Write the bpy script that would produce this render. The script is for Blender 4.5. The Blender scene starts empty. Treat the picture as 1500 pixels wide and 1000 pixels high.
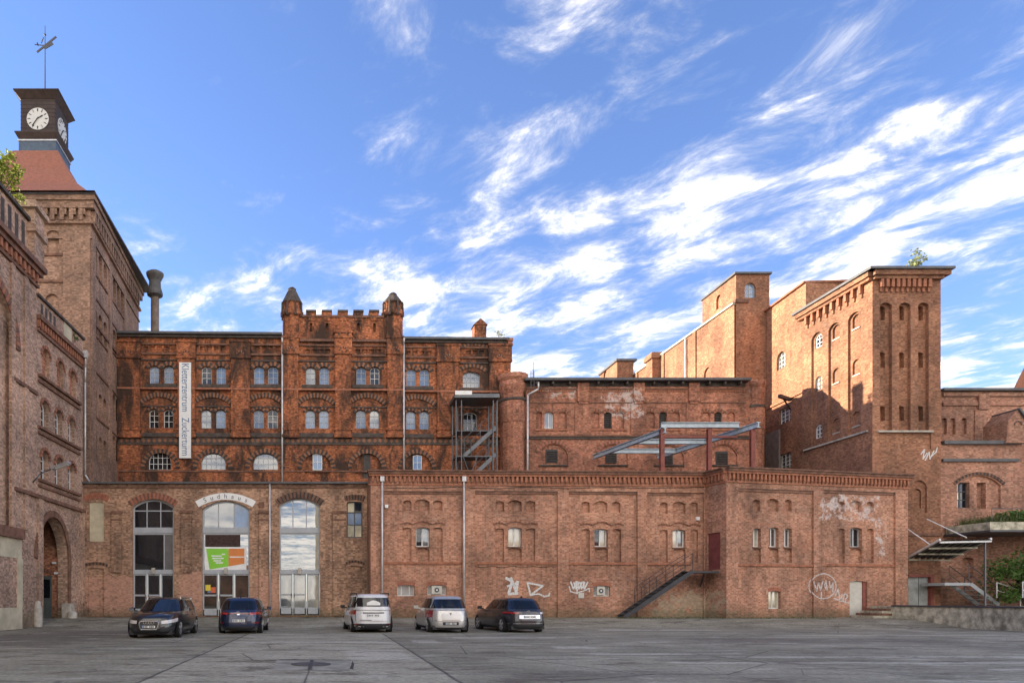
import bpy, bmesh, math, random
from mathutils import Vector
from mathutils.geometry import delaunay_2d_cdt
random.seed(7)
R = math.radians
S = bpy.context.scene
COL = S.collection
# ------------------------------------------------------------------ camera
F, PX, PY, EYE = 1000.0, 480.0, 877.0, 1.38      # focal length (px of a 1500 wide picture), principal point, eye height
cd = bpy.data.cameras.new('camera'); cam = bpy.data.objects.new('camera', cd); COL.objects.link(cam)
cam.location = (0, 0, EYE); cam.rotation_euler = (R(90), 0, 0)
cd.sensor_width = 36; cd.lens = 36 * F / 1500; cd.shift_x = (750 - PX) / 1500; cd.shift_y = (PY - 500) / 1500
cd.clip_end = 5000
S.camera = cam
# ------------------------------------------------------------------ light
SUN_EL, SUN_AZ = 17.0, 20.0            # travel of light: towards +x, a little towards the camera (-y), downwards
S.view_settings.view_transform = 'Standard'; S.view_settings.look = 'None'
S.view_settings.exposure = 2.95; S.view_settings.gamma = 1
tr = Vector((math.cos(R(SUN_AZ)) * math.cos(R(SUN_EL)), -math.sin(R(SUN_AZ)) * math.cos(R(SUN_EL)), -math.sin(R(SUN_EL))))
sd = bpy.data.lights.new('sun', 'SUN'); sun = bpy.data.objects.new('sun', sd); COL.objects.link(sun)
sd.energy = 2.0; sd.angle = R(0.5); sd.color = (1, .85, .64)
sun.rotation_euler = tr.to_track_quat('-Z', 'Y').to_euler()
wd = bpy.data.worlds.new('World'); S.world = wd; wd.use_nodes = True
def sky_world():
    nt = wd.node_tree; N = nt.nodes; L = nt.links
    N.clear()
    def nd(t, **k):
        n = N.new(t)
        for a, b in k.items(): setattr(n, a, b)
        return n
    def mth(op, a, b=None, clamp=False):
        n = nd('ShaderNodeMath', operation=op); n.use_clamp = clamp
        for i, v in enumerate((a, b)):
            if v is None: continue
            if isinstance(v, (int, float)): n.inputs[i].default_value = v
            else: L.new(v, n.inputs[i])
        return n.outputs[0]
    def vmth(op, a, b):
        n = nd('ShaderNodeVectorMath', operation=op)
        for i, v in enumerate((a, b)):
            if isinstance(v, tuple): n.inputs[i].default_value = v
            else: L.new(v, n.inputs[i])
        return n
    sky = nd('ShaderNodeTexSky', sky_type='NISHITA'); sky.sun_disc = False
    sky.sun_elevation = R(SUN_EL); sky.sun_rotation = math.atan2(-tr.x, -tr.y)
    sky.altitude = 100; sky.air_density = 1.0; sky.dust_density = .0; sky.ozone_density = 3.0
    tc = nd('ShaderNodeTexCoord'); sp = nd('ShaderNodeSeparateXYZ'); L.new(tc.outputs['Generated'], sp.inputs[0])
    z = mth('MAXIMUM', sp.outputs[2], .03)
    cx = mth('DIVIDE', sp.outputs[0], z); cy = mth('DIVIDE', sp.outputs[1], z)
    # cloud layer plane, streaks along (.6,-.8)
    a = mth('ADD', mth('MULTIPLY', cx, .6), mth('MULTIPLY', cy, -.8))
    b = mth('ADD', mth('MULTIPLY', cx, .8), mth('MULTIPLY', cy, .6))
    cb = nd('ShaderNodeCombineXYZ'); L.new(mth('MULTIPLY', a, 1.9), cb.inputs[0]); L.new(mth('MULTIPLY', b, 2.5), cb.inputs[1])
    n1 = nd('ShaderNodeTexNoise'); n1.inputs['Scale'].default_value = 2.0; n1.inputs['Detail'].default_value = 11; n1.inputs['Roughness'].default_value = .66
    n1.inputs['Distortion'].default_value = .35
    L.new(vmth('ADD', cb.outputs[0], (1.3, 6.1, 0)).outputs[0], n1.inputs['Vector'])
    cb2 = nd('ShaderNodeCombineXYZ'); L.new(cx, cb2.inputs[0]); L.new(cy, cb2.inputs[1])
    n2 = nd('ShaderNodeTexNoise'); n2.inputs['Scale'].default_value = 1.0; n2.inputs['Detail'].default_value = 3
    L.new(vmth('ADD', cb2.outputs[0], (1.7, 4.4, 2)).outputs[0], n2.inputs['Vector'])
    # more cloud to the right and further away
    cov = mth('ADD', mth('MULTIPLY', cx, .10), mth('MULTIPLY', cy, .082))
    cov = mth('MINIMUM', mth('MAXIMUM', cov, -.02), .24)
    cov = mth('MAXIMUM', cov, mth('MULTIPLY', mth('ADD', mth('MULTIPLY', cy, -.9), .1, True), .42))   # denser cloud added behind the camera to fill the shaded yard; annexe glass mirrors it
    s = mth('ADD', mth('ADD', n1.outputs[0], mth('MULTIPLY', mth('SUBTRACT', n2.outputs[0], .5), .75)), cov)
    cl = nd('ShaderNodeMapRange'); cl.interpolation_type = 'SMOOTHSTEP'
    cl.inputs['From Min'].default_value = .60; cl.inputs['From Max'].default_value = 1.02
    L.new(s, cl.inputs['Value'])
    mix = nd('ShaderNodeMixRGB'); L.new(mth('MULTIPLY', cl.outputs[0], .92), mix.inputs[0])
    tint = nd('ShaderNodeMixRGB', blend_type='MULTIPLY'); tint.inputs[0].default_value = 1; L.new(sky.outputs[0], tint.inputs[1]); tint.inputs[2].default_value = (.37, .36, .44, 1)
    L.new(tint.outputs[0], mix.inputs[1]); 
    cm = nd('ShaderNodeMixRGB'); L.new(mth('POWER', cl.outputs[0], 1.6), cm.inputs[0]); cm.inputs[1].default_value = (1.2, 1.22, 1.28, 1); cm.inputs[2].default_value = (4.6, 4.15, 3.6, 1); L.new(cm.outputs[0], mix.inputs[2])
    bg = nd('ShaderNodeBackground'); bg.inputs[1].default_value = .10; L.new(mix.outputs[0], bg.inputs[0])
    out = nd('ShaderNodeOutputWorld'); L.new(bg.outputs[0], out.inputs[0])
sky_world()

# ------------------------------------------------------------------ material helpers
class NT:
    def __init__(s, name):
        s.m = bpy.data.materials.new(name); s.m.use_nodes = True; s.N = s.m.node_tree.nodes; s.L = s.m.node_tree.links
        s.b = s.N['Principled BSDF']
    def nd(s, t, **k):
        n = s.N.new(t)
        for a, b in k.items(): setattr(n, a, b)
        return n
    def put(s, sock, v):
        if isinstance(v, (int, float)): sock.default_value = v
        elif isinstance(v, tuple): sock.default_value = v if len(v) == len(sock.default_value) else v + (1,)
        else: s.L.new(v, sock)
    def math(s, op, a, b=None, clamp=False):
        n = s.nd('ShaderNodeMath', operation=op); n.use_clamp = clamp
        s.put(n.inputs[0], a)
        if b is not None: s.put(n.inputs[1], b)
        return n.outputs[0]
    def vec(s, op, a, b=None):
        n = s.nd('ShaderNodeVectorMath', operation=op); s.put(n.inputs[0], a)
        if b is not None: s.put(n.inputs[1], b)
        return n
    def mix(s, f, a, b, mode='MIX'):
        n = s.nd('ShaderNodeMixRGB', blend_type=mode); s.put(n.inputs[0], f); s.put(n.inputs[1], a); s.put(n.inputs[2], b)
        return n.outputs[0]
    def noise(s, vec, scale, detail=4, rough=.5, dist=0):
        n = s.nd('ShaderNodeTexNoise'); s.put(n.inputs['Vector'], vec); n.inputs['Scale'].default_value = scale
        n.inputs['Detail'].default_value = detail; n.inputs['Roughness'].default_value = rough; n.inputs['Distortion'].default_value = dist
        return n.outputs[0]
    def step(s, v, lo, hi, a=0., b=1.):
        n = s.nd('ShaderNodeMapRange'); n.interpolation_type = 'SMOOTHSTEP'; s.put(n.inputs['Value'], v)
        for k, q in zip(('From Min', 'From Max', 'To Min', 'To Max'), (lo, hi, a, b)): n.inputs[k].default_value = q
        return n.outputs[0]
    def bump(s, h, strength, dist):
        n = s.nd('ShaderNodeBump'); s.put(n.inputs['Height'], h); n.inputs['Strength'].default_value = strength; n.inputs['Distance'].default_value = dist
        s.L.new(n.outputs[0], s.b.inputs['Normal'])
    def wallco(s):
        g = s.nd('ShaderNodeNewGeometry'); pos = g.outputs['Position']
        t = s.vec('NORMALIZE', s.vec('CROSS_PRODUCT', (0., 0., 1.), g.outputs['True Normal']).outputs[0]).outputs[0]
        u = s.vec('DOT_PRODUCT', pos, t).outputs['Value']
        sp = s.nd('ShaderNodeSeparateXYZ'); s.put(sp.inputs[0], pos)
        c = s.nd('ShaderNodeCombineXYZ'); s.put(c.inputs[0], u); s.put(c.inputs[1], sp.outputs[2])
        return pos, u, sp.outputs[2], c.outputs[0], sp
def plain(name, col, rough=.7, metal=0., noise=.15, nscale=3., spec=None, coat=0.):
    t = NT(name); g = t.nd('ShaderNodeNewGeometry')
    n = t.noise(g.outputs['Position'], nscale, 6, .65)
    lo = tuple(c * (1 - noise) for c in col); hi = tuple(min(1, c * (1 + noise)) for c in col)
    t.put(t.b.inputs['Base Color'], t.mix(t.step(n, .25, .75), lo, hi))
    t.b.inputs['Roughness'].default_value = rough; t.b.inputs['Metallic'].default_value = metal
    if coat: t.b.inputs['Coat Weight'].default_value = coat; t.b.inputs['Coat Roughness'].default_value = .04
    return t.m
def brick(name, c1, c2, mortar=(.30, .25, .20), soot=.3, pale=.1, patch=None, vary=.5, sootcol=(.035, .027, .022), regions=()):
    """regions: (x0,x1,y0,y1,z0,z1,colour,noise threshold) paint or repair areas on the wall, ragged by noise"""
    t = NT(name); pos, u, v, uv, sp = t.wallco()
    bt = t.nd('ShaderNodeTexBrick'); t.put(bt.inputs['Vector'], uv)
    bt.inputs['Scale'].default_value = 1; bt.inputs['Brick Width'].default_value = .26; bt.inputs['Row Height'].default_value = .077
    bt.inputs['Mortar Size'].default_value = .007; bt.inputs['Mortar Smooth'].default_value = .2; bt.inputs['Bias'].default_value = -.1
    t.put(bt.inputs['Color1'], c1); t.put(bt.inputs['Color2'], c2); t.put(bt.inputs['Mortar'], mortar)
    sn = t.vec('SNAP', uv, (.13, .077, 1.)).outputs[0]
    wn = t.nd('ShaderNodeTexWhiteNoise', noise_dimensions='2D'); t.put(wn.inputs['Vector'], sn)
    col = t.mix(1., bt.outputs[0], t.mix(wn.outputs[0], (1 - vary,) * 3, (1 + vary * .8,) * 3), 'MULTIPLY')
    big = t.noise(pos, .33, 5, .6, .4)
    col = t.mix(1., col, t.mix(t.step(big, .3, .7), (.63, .63, .64), (1.24, 1.20, 1.15)), 'MULTIPLY')
    mid = t.noise(pos, 1.7, 7, .72)
    col = t.mix(t.math('MULTIPLY', t.step(mid, .5, .68), .5), col, patch if patch else tuple(c * 1.25 for c in c2))
    st = t.vec('MULTIPLY', pos, (1., 1., .35)).outputs[0]
    so = t.noise(st, .8, 8, .7, .6)
    col = t.mix(t.math('MULTIPLY', t.step(so, .47 - .07 * soot, .68 - .08 * soot), soot), col, sootcol)
    pa = t.noise(t.vec('ADD', pos, (31., 17., 5.)).outputs[0], .9, 9, .75)
    col = t.mix(t.math('MULTIPLY', t.step(pa, .56, .74), pale * 2), col, (.50, .43, .36))
    rg = t.noise(pos, 2.2, 8, .75)
    for (x0, x1, y0, y1, z0, z1, rc, th) in regions:
        m = None
        for k, (lo, hi) in enumerate(((x0, x1), (y0, y1), (z0, z1))):
            c = sp.outputs[k]; e = (hi - lo) * .16 + .05
            q = t.math('MULTIPLY', t.step(c, lo - e, lo + e), t.step(c, hi - e, hi + e, 1., 0.))
            m = q if m is None else t.math('MULTIPLY', m, q)
        f = t.step(t.math('ADD', rg, t.math('MULTIPLY', m, .30)), th, th + .09)
        rcol = t.mix(bt.outputs['Fac'], t.mix(1., rc, t.mix(wn.outputs[0], (.78,) * 3, (1.18,) * 3), 'MULTIPLY'), tuple(c * .75 + .08 for c in rc))
        col = t.mix(t.math('MULTIPLY', t.math('MULTIPLY', f, t.step(m, 0., .15)), .8), col, rcol)
    moss = t.math('MULTIPLY', t.step(t.math('ADD', v, t.math('MULTIPLY', rg, -1.6)), -.35, .25, 1., 0.), .55)
    col = t.mix(moss, col, (.085, .085, .045))
    t.put(t.b.inputs['Base Color'], col); t.b.inputs['Roughness'].default_value = .9
    t.b.inputs['Specular IOR Level'].default_value = .25
    h = t.math('ADD', t.math('MULTIPLY', bt.outputs['Fac'], -1.), t.math('MULTIPLY', mid, .8))
    t.bump(h, .5, .012)
    return t.m
def glass(name, tint, refl, rough=.015, wav=.0, ior=1.5):
    t = NT(name); N = t.N; g = t.nd('ShaderNodeBsdfGlossy'); g.inputs['Roughness'].default_value = rough
    g.inputs['Color'].default_value = (.95, .97, 1, 1)
    d = t.nd('ShaderNodeBsdfDiffuse'); geo = t.nd('ShaderNodeNewGeometry')
    n = t.noise(geo.outputs['Position'], 1.4, 5, .6)
    t.put(d.inputs[0], t.mix(t.step(n, .3, .7), tuple(c * .6 for c in tint), tint))
    fr = t.nd('ShaderNodeFresnel'); fr.inputs[0].default_value = ior
    fac = t.math('ADD', fr.outputs[0], refl, clamp=True)
    ms = t.nd('ShaderNodeMixShader'); t.put(ms.inputs[0], fac); t.L.new(d.outputs[0], ms.inputs[1]); t.L.new(g.outputs[0], ms.inputs[2])
    if wav:
        bp = t.nd('ShaderNodeBump'); t.put(bp.inputs['Height'], t.noise(geo.outputs['Position'], 1.1, 2)); bp.inputs['Strength'].default_value = wav; bp.inputs['Distance'].default_value = .05
        t.L.new(bp.outputs[0], g.inputs['Normal'])
    t.L.new(ms.outputs[0], N['Material Output'].inputs[0])
    return t.m
M = {}
M['b_front'] = brick('brick_front', (0.43, 0.215, 0.14), (0.35, 0.155, 0.095), mortar=(.42, .34, .27), soot=.34, pale=.20, vary=.33,
    regions=[(26.9, 31.2, 34, 41, 5.6, 7.3, (.60, .52, .49), .76), (30.6, 31.6, 34, 41, 3.6, 6.2, (.58, .50, .47), .80),
             (17.5, 21.5, 36, 40, .2, 2.0, (.42, .34, .24), .72)])
M['b_main'] = brick('brick_main', (0.47, 0.17, 0.075), (0.34, 0.105, 0.05), mortar=(.15, .10, .07), soot=.92, pale=.06, vary=.5, patch=(.44, .16, .06))
M['b_annex'] = brick('brick_annex', (0.42, 0.25, 0.165), (0.31, 0.175, 0.115), mortar=(.36, .30, .23), soot=.42, pale=.2, vary=.42,
    regions=[(-14, -8.9, 36, 41, .2, 2.7, (.50, .27, .19), .66), (-8.5, -6.7, 36, 41, .2, 3.0, (.50, .27, .19), .66),
             (-4.2, -2.7, 36, 41, .2, 2.9, (.50, .27, .19), .68)])
M['b_left'] = brick('brick_left', (0.50, 0.33, 0.24), (0.42, 0.255, 0.18), mortar=(.42, .35, .28), soot=.12, pale=.24, vary=.4)
M['b_clock'] = brick('brick_clock', (0.36, 0.225, 0.158), (0.285, 0.17, 0.12), mortar=(.22, .17, .14), soot=.32, pale=.05, vary=.35)
M['b_mid'] = brick('brick_mid', (0.469, 0.194, 0.115), (0.359, 0.132, 0.082), soot=.45, pale=.14, vary=.4,
    regions=[(18.2, 21.2, 44, 47, 13.2, 15.6, (.55, .46, .42), .74), (14.3, 16.9, 44, 47, 14.7, 15.6, (.5, .42, .38), .78)])
M['b_tower'] = brick('brick_tower', (0.36, 0.172, 0.098), (0.275, 0.118, 0.07), mortar=(.25, .19, .14), soot=.30, pale=.06, vary=.35)
M['b_right'] = brick('brick_right', (0.455, 0.236, 0.161), (0.359, 0.167, 0.113), soot=.3, pale=.08, vary=.35)
M['b_gate'] = brick('brick_gate', (0.497, 0.215, 0.113), (0.386, 0.146, 0.085), soot=.2, pale=.05)
M['vous_d'] = plain('voussoir_dark', (.055, .04, .034), .85, noise=.4)
M['vous_l'] = plain('voussoir_light', (.24, .105, .055), .85, noise=.35)
M['vous_r'] = plain('voussoir_red', (.33, .12, .075), .85, noise=.3)
M['soot'] = plain('sooty_stone', (.07, .055, .046), .85, noise=.5)
M['trim'] = plain('trim_brick', (.31, .125, .07), .85, noise=.4, nscale=4)
M['trim_d'] = plain('trim_brick_weathered', (.17, .085, .055), .85, noise=.5, nscale=3)
M['stone'] = plain('pale_stone', (.42, .38, .32), .85, noise=.3)
M['concrete'] = plain('concrete_wall', (.40, .37, .28), .9, noise=.62, nscale=2.6)
M['plaster'] = plain('cream_plaster', (.50, .44, .31), .9, noise=.25, nscale=1.2)
M['greyplaster'] = plain('grey_plaster', (.20, .17, .15), .9, noise=.25)
M['roofmetal'] = plain('roof_edge_metal', (.085, .085, .09), .6, noise=.3)
M['felt'] = plain('roof_felt', (.09, .085, .08), .95, noise=.3)
M['tile'] = plain('red_roof_tile', (.30, .115, .065), .75, noise=.25, nscale=6)
M['zinc'] = plain('zinc', (.45, .46, .48), .45, .6, noise=.2)
M['pipe'] = plain('downpipe_zinc', (.55, .54, .54), .5, .3, noise=.25)
M['copper'] = plain('slate_blue_sheet', (.06, .09, .13), .55, .2, noise=.3)
M['darkwood'] = plain('dark_boards', (.045, .028, .024), .75, noise=.35)
M['white'] = plain('white_paint', (.75, .75, .73), .6, noise=.08)
M['dialwhite'] = plain('clock_dial', (.55, .55, .53), .5, noise=.05)
M['black'] = plain('black_paint', (.012, .012, .014), .5, noise=.2)
M['framegrey'] = plain('grey_frame', (.36, .38, .40), .5, noise=.1)
M['framewhite'] = plain('white_frame', (.62, .62, .60), .6, noise=.15)
M['framedark'] = plain('dark_frame', (.06, .06, .07), .5, noise=.15)
M['louvre'] = plain('dark_louvre', (.05, .042, .038), .7, noise=.3)
M['g_skytint'] = glass('glass_painted_sky', (.17, .27, .45), .035, .05, .03)  # blue sky reflection painted into the pane colour
M['g_skytint2'] = glass('glass_painted_sky_dull', (.10, .16, .28), .03, .06, .05)  # darker variant of the painted sky reflection
M['g_dark'] = glass('glass_dark', (.014, .016, .020), .03, .02, .02)
M['g_mid'] = glass('glass_mid', (.14, .15, .15), .13, .03, .02)
M['g_mirror'] = glass('glass_mirror', (.06, .075, .085), .20, .01, .012)
M['g_cream'] = glass('glass_cream', (.55, .50, .36), .12, .05)
M['g_pale'] = glass('glass_pale', (.42, .46, .46), .10, .05)
M['g_car'] = glass('glass_car', (.008, .010, .013), .02, .03, .0, 1.45)
M['steel'] = plain('galvanised_steel', (.12, .125, .135), .45, .5, noise=.2)
M['beam'] = plain('pale_blue_steel', (.40, .46, .50), .6, noise=.25)
M['redsteel'] = plain('red_primer_steel', (.20, .055, .04), .7, noise=.3)
M['stairblack'] = plain('dark_steel', (.035, .035, .04), .6, noise=.3)
M['reddoor'] = plain('oxide_red_door', (.17, .045, .042), .7, noise=.3)
M['paledoor'] = plain('pale_door', (.50, .48, .42), .7, noise=.12)
M['greydoor'] = plain('grey_sheet_door', (.30, .32, .31), .7, noise=.25)
M['greendoor'] = plain('green_grey_door', (.085, .10, .09), .7, noise=.2)
def spray(name, col, cover):
    t = NT(name); pos, u, v, uv, sp = t.wallco(); t.b.inputs['Base Color'].default_value = col + (1,); t.b.inputs['Roughness'].default_value = .85
    bt = t.nd('ShaderNodeTexBrick'); t.put(bt.inputs['Vector'], uv); bt.inputs['Scale'].default_value = 1; bt.inputs['Brick Width'].default_value = .26; bt.inputs['Row Height'].default_value = .077; bt.inputs['Mortar Size'].default_value = .009
    t.put(t.b.inputs['Alpha'], t.math('MULTIPLY', t.step(t.noise(pos, 7, 6, .7), cover, cover + .2), t.math('SUBTRACT', 1., t.math('MULTIPLY', bt.outputs['Fac'], .55))))
    return t.m
M['graffiti'] = spray('white_spray', (.66, .66, .64), .22); M['graffiti2'] = spray('faded_spray', (.60, .53, .50), .31)
M['textblue'] = plain('blue_grey_letters', (.13, .20, .34), .6, noise=.1)
M['textdark'] = plain('dark_letters', (.07, .08, .10), .6, noise=.1)
M['green'] = plain('poster_green', (.22, .56, .035), .5, noise=.04)
M['orange'] = plain('poster_orange', (.62, .20, .04), .5, noise=.06)
M['yellow'] = plain('flyer_yellow', (.7, .55, .05), .5, noise=.05)
M['red'] = plain('flyer_red', (.6, .12, .04), .5, noise=.05)
M['curtain'] = plain('dark_curtain', (.05, .028, .024), .9, noise=.5, nscale=7)

# ------------------------------------------------------------------ mesh helpers
class MB:
    def __init__(s): s.v = []; s.f = []; s.mi = []
    def poly(s, pts, mi=0):
        b = len(s.v); s.v += [tuple(p) for p in pts]; s.f.append(tuple(range(b, b + len(pts)))); s.mi.append(mi)
    def hexa(s, a, mi=0):           # a: 8 points, bottom ring 0-3 and top ring 4-7
        b = len(s.v); s.v += [tuple(p) for p in a]
        for q in ((0, 3, 2, 1), (4, 5, 6, 7), (0, 1, 5, 4), (1, 2, 6, 5), (2, 3, 7, 6), (3, 0, 4, 7)):
            s.f.append(tuple(b + i for i in q)); s.mi.append(mi)
    def box(s, x0, x1, y0, y1, z0, z1, mi=0):
        s.hexa([(x0, y0, z0), (x1, y0, z0), (x1, y1, z0), (x0, y1, z0), (x0, y0, z1), (x1, y0, z1), (x1, y1, z1), (x0, y1, z1)], mi)
    def bar(s, p0, p1, w, h, mi=0):  # rectangular bar from p0 to p1
        p0 = Vector(p0); p1 = Vector(p1); d = (p1 - p0).normalized()
        up = Vector((0, 0, 1)) if abs(d.z) < .95 else Vector((0, 1, 0))
        a = d.cross(up).normalized() * w / 2; b = a.cross(d).normalized() * h / 2
        s.hexa([p0 - a - b, p0 + a - b, p0 + a + b, p0 - a + b, p1 - a - b, p1 + a - b, p1 + a + b, p1 - a + b], mi)
    def tube(s, p0, p1, r0, r1=None, n=10, mi=0, cap=True):
        r1 = r0 if r1 is None else r1
        p0 = Vector(p0); p1 = Vector(p1); d = (p1 - p0).normalized()
        a = d.orthogonal().normalized(); b = d.cross(a); base = len(s.v)
        for p, r in ((p0, r0), (p1, r1)):
            for k in range(n):
                q = p + (a * math.cos(2 * math.pi * k / n) + b * math.sin(2 * math.pi * k / n)) * r; s.v.append(tuple(q))
        for k in range(n):
            s.f.append((base + k, base + (k + 1) % n, base + n + (k + 1) % n, base + n + k)); s.mi.append(mi)
        if cap:
            s.f.append(tuple(base + n - 1 - k for k in range(n))); s.mi.append(mi)
            s.f.append(tuple(base + n + k for k in range(n))); s.mi.append(mi)
    def lathe(s, prof, cx, cy, n=16, mi=0):      # prof: (r, z) from the bottom up
        base = len(s.v)
        for r, z in prof:
            for k in range(n): s.v.append((cx + r * math.cos(2 * math.pi * k / n), cy + r * math.sin(2 * math.pi * k / n), z))
        for i in range(len(prof) - 1):
            for k in range(n):
                a = base + i * n; s.f.append((a + k, a + (k + 1) % n, a + n + (k + 1) % n, a + n + k)); s.mi.append(mi)
        s.f.append(tuple(base + (len(prof) - 1) * n + k for k in range(n))); s.mi.append(mi)
    def build(s, name, mats, parent=None, smooth=False):
        me = bpy.data.meshes.new(name); me.from_pydata(s.v, [], s.f)
        for m in (mats if isinstance(mats, (list, tuple)) else [mats]): me.materials.append(M[m] if isinstance(m, str) else m)
        me.polygons.foreach_set('material_index', s.mi)
        if smooth: me.polygons.foreach_set('use_smooth', [True] * len(s.f))
        me.update()
        o = bpy.data.objects.new(name, me); COL.objects.link(o)
        if parent is not None: o.parent = parent; o.matrix_parent_inverse = parent_inv(parent)
        return o
def parent_inv(p):
    from mathutils import Matrix, Euler
    return (Matrix.Translation(p.location) @ p.rotation_euler.to_matrix().to_4x4()).inverted() if p.parent is None else Matrix.Identity(4)
def tag(o, label=None, cat=None, group=None, kind=None):
    if label: o['label'] = label
    if cat: o['category'] = cat
    if group: o['group'] = group
    if kind: o['kind'] = kind
    return o
def thing(name, loc, label, cat, group=None):
    o = bpy.data.objects.new(name, None); COL.objects.link(o); o.location = loc; o.empty_display_size = .3
    return tag(o, label, cat, group)
def part(name, mat, parent, fn, smooth=False):
    m = MB(); fn(m); return m.build(name, mat, parent, smooth)
def P3(x, y, D): return Vector(((x - PX) / F * D, D, EYE + (PY - y) / F * D))
def gz(Y):                                   # ground height: flat yard, rising a little to the walls
    t = min(1, max(0, (Y - 31.6) / 4.6)); return .37 * t * t * (3 - 2 * t)

class Wall:
    """vertical wall from P to Q (plan), left to right as seen from the yard, so that its normal faces the yard"""
    def __init__(s, P, Q):
        s.P = Vector(P); s.Q = Vector(Q); s.L = (s.Q - s.P).length; s.t = (s.Q - s.P).normalized(); s.n = Vector((s.t.y, -s.t.x))
    def pt(s, u, z, o=0.):
        p = s.P + s.t * u + s.n * o; return (p.x, p.y, z)
    def px(s, x, y, o=0.):
        d = Vector(((x - PX) / F, 1)); c = s.P + s.n * o
        k = c.dot(s.n) / d.dot(s.n); p = d * k
        return (p - c).dot(s.t), EYE + (PY - y) / F * k
    def u(s, x, o=0.): return s.px(x, PY, o)[0]
    def box(s, m, u0, u1, z0, z1, o0, o1, mi=0):
        m.hexa([s.pt(u0, z0, o1), s.pt(u1, z0, o1), s.pt(u1, z0, o0), s.pt(u0, z0, o0), s.pt(u0, z1, o1), s.pt(u1, z1, o1), s.pt(u1, z1, o0), s.pt(u0, z1, o0)], mi)
    def pbox(s, m, x0, y0, x1, y1, o0, o1, mi=0):
        (ua, za), (ub, zb) = s.px(x0, y1), s.px(x1, y0)
        xm = (x0 + x1) / 2; za = s.px(xm, y1)[1]; zb = s.px(xm, y0)[1]
        s.box(m, ua, ub, za, zb, o0, o1, mi)
def arch_poly(u0, u1, z0, z1, rise, n=10):
    """points counter-clockwise from lower left; top is an arc of the given rise"""
    if rise <= 0: return [(u0, z0), (u1, z0), (u1, z1), (u0, z1)]
    h = (u1 - u0) / 2; c = (u0 + u1) / 2; rise = min(rise, h); Rr = (h * h + rise * rise) / (2 * rise); zc = z1 - Rr
    a = math.asin(min(1, h / Rr)); pts = [(u0, z0), (u1, z0)]
    for k in range(n + 1):
        th = a - 2 * a * k / n; pts.append((c + Rr * math.sin(th), zc + Rr * math.cos(th)))
    return pts
def hole(W, x0, y0, x1, y1, rise=0., depth=.12, back=True):
    """opening from its pixel box; rise as a share of half the width"""
    xm = (x0 + x1) / 2; ua, ub = W.u(x0), W.u(x1); za, zb = W.px(xm, y1)[1], W.px(xm, y0)[1]
    r = rise * (ub - ua) / 2
    return dict(W=W, u0=ua, u1=ub, z0=za, z1=zb, rise=r, depth=depth, back=back, poly=arch_poly(ua, ub, za, zb, r))
def inside(p, poly):
    c = False; j = len(poly) - 1
    for i in range(len(poly)):
        a, b = poly[i], poly[j]
        if (a[1] > p[1]) != (b[1] > p[1]) and p[0] < (b[0] - a[0]) * (p[1] - a[1]) / (b[1] - a[1]) + a[0]: c = not c
        j = i
    return c
def wall_face(m, W, outline, holes, o=0., mi=0, backmi=None):
    """flat wall with recessed openings: front face, reveals and, for blind niches, the back"""
    vs = []; es = []
    for lp in [outline] + [h['poly'] for h in holes]:
        b = len(vs); vs += [Vector(p) for p in lp]; es += [(b + i, b + (i + 1) % len(lp)) for i in range(len(lp))]
    ov, oe, of, *_ = delaunay_2d_cdt(vs, es, [], 0, 1e-5)
    for f in of:
        c = sum((ov[i] for i in f), Vector((0, 0))) / len(f)
        if not inside(c, outline) or any(inside(c, h['poly']) for h in holes): continue
        m.poly([W.pt(ov[i][0], ov[i][1], o) for i in f], mi)
    for h in holes:
        p = h['poly']; n = len(p); d = h['depth']
        for i in range(n):
            a, b = p[i], p[(i + 1) % n]
            m.poly([W.pt(*a, o), W.pt(*a, o - d), W.pt(*b, o - d), W.pt(*b, o)], mi)
        if h['back']: m.poly([W.pt(*q, o - d) for q in p], mi if backmi is None else backmi)
def clip(poly, ax, lim, keep_less):
    out = []
    for i in range(len(poly)):
        a, b = poly[i], poly[(i + 1) % len(poly)]
        ia = (a[ax] <= lim) == keep_less; ib = (b[ax] <= lim) == keep_less
        if ia: out.append(a)
        if ia != ib:
            t = (lim - a[ax]) / (b[ax] - a[ax]); out.append((a[0] + (b[0] - a[0]) * t, a[1] + (b[1] - a[1]) * t))
    return out
def arc_z(h, u):
    if h['rise'] <= 0: return h['z1']
    hw = (h['u1'] - h['u0']) / 2; c = (h['u0'] + h['u1']) / 2; r = min(h['rise'], hw); Rr = (hw * hw + r * r) / (2 * r)
    return h['z1'] - Rr + math.sqrt(max(0, Rr * Rr - (u - c) ** 2))
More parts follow.
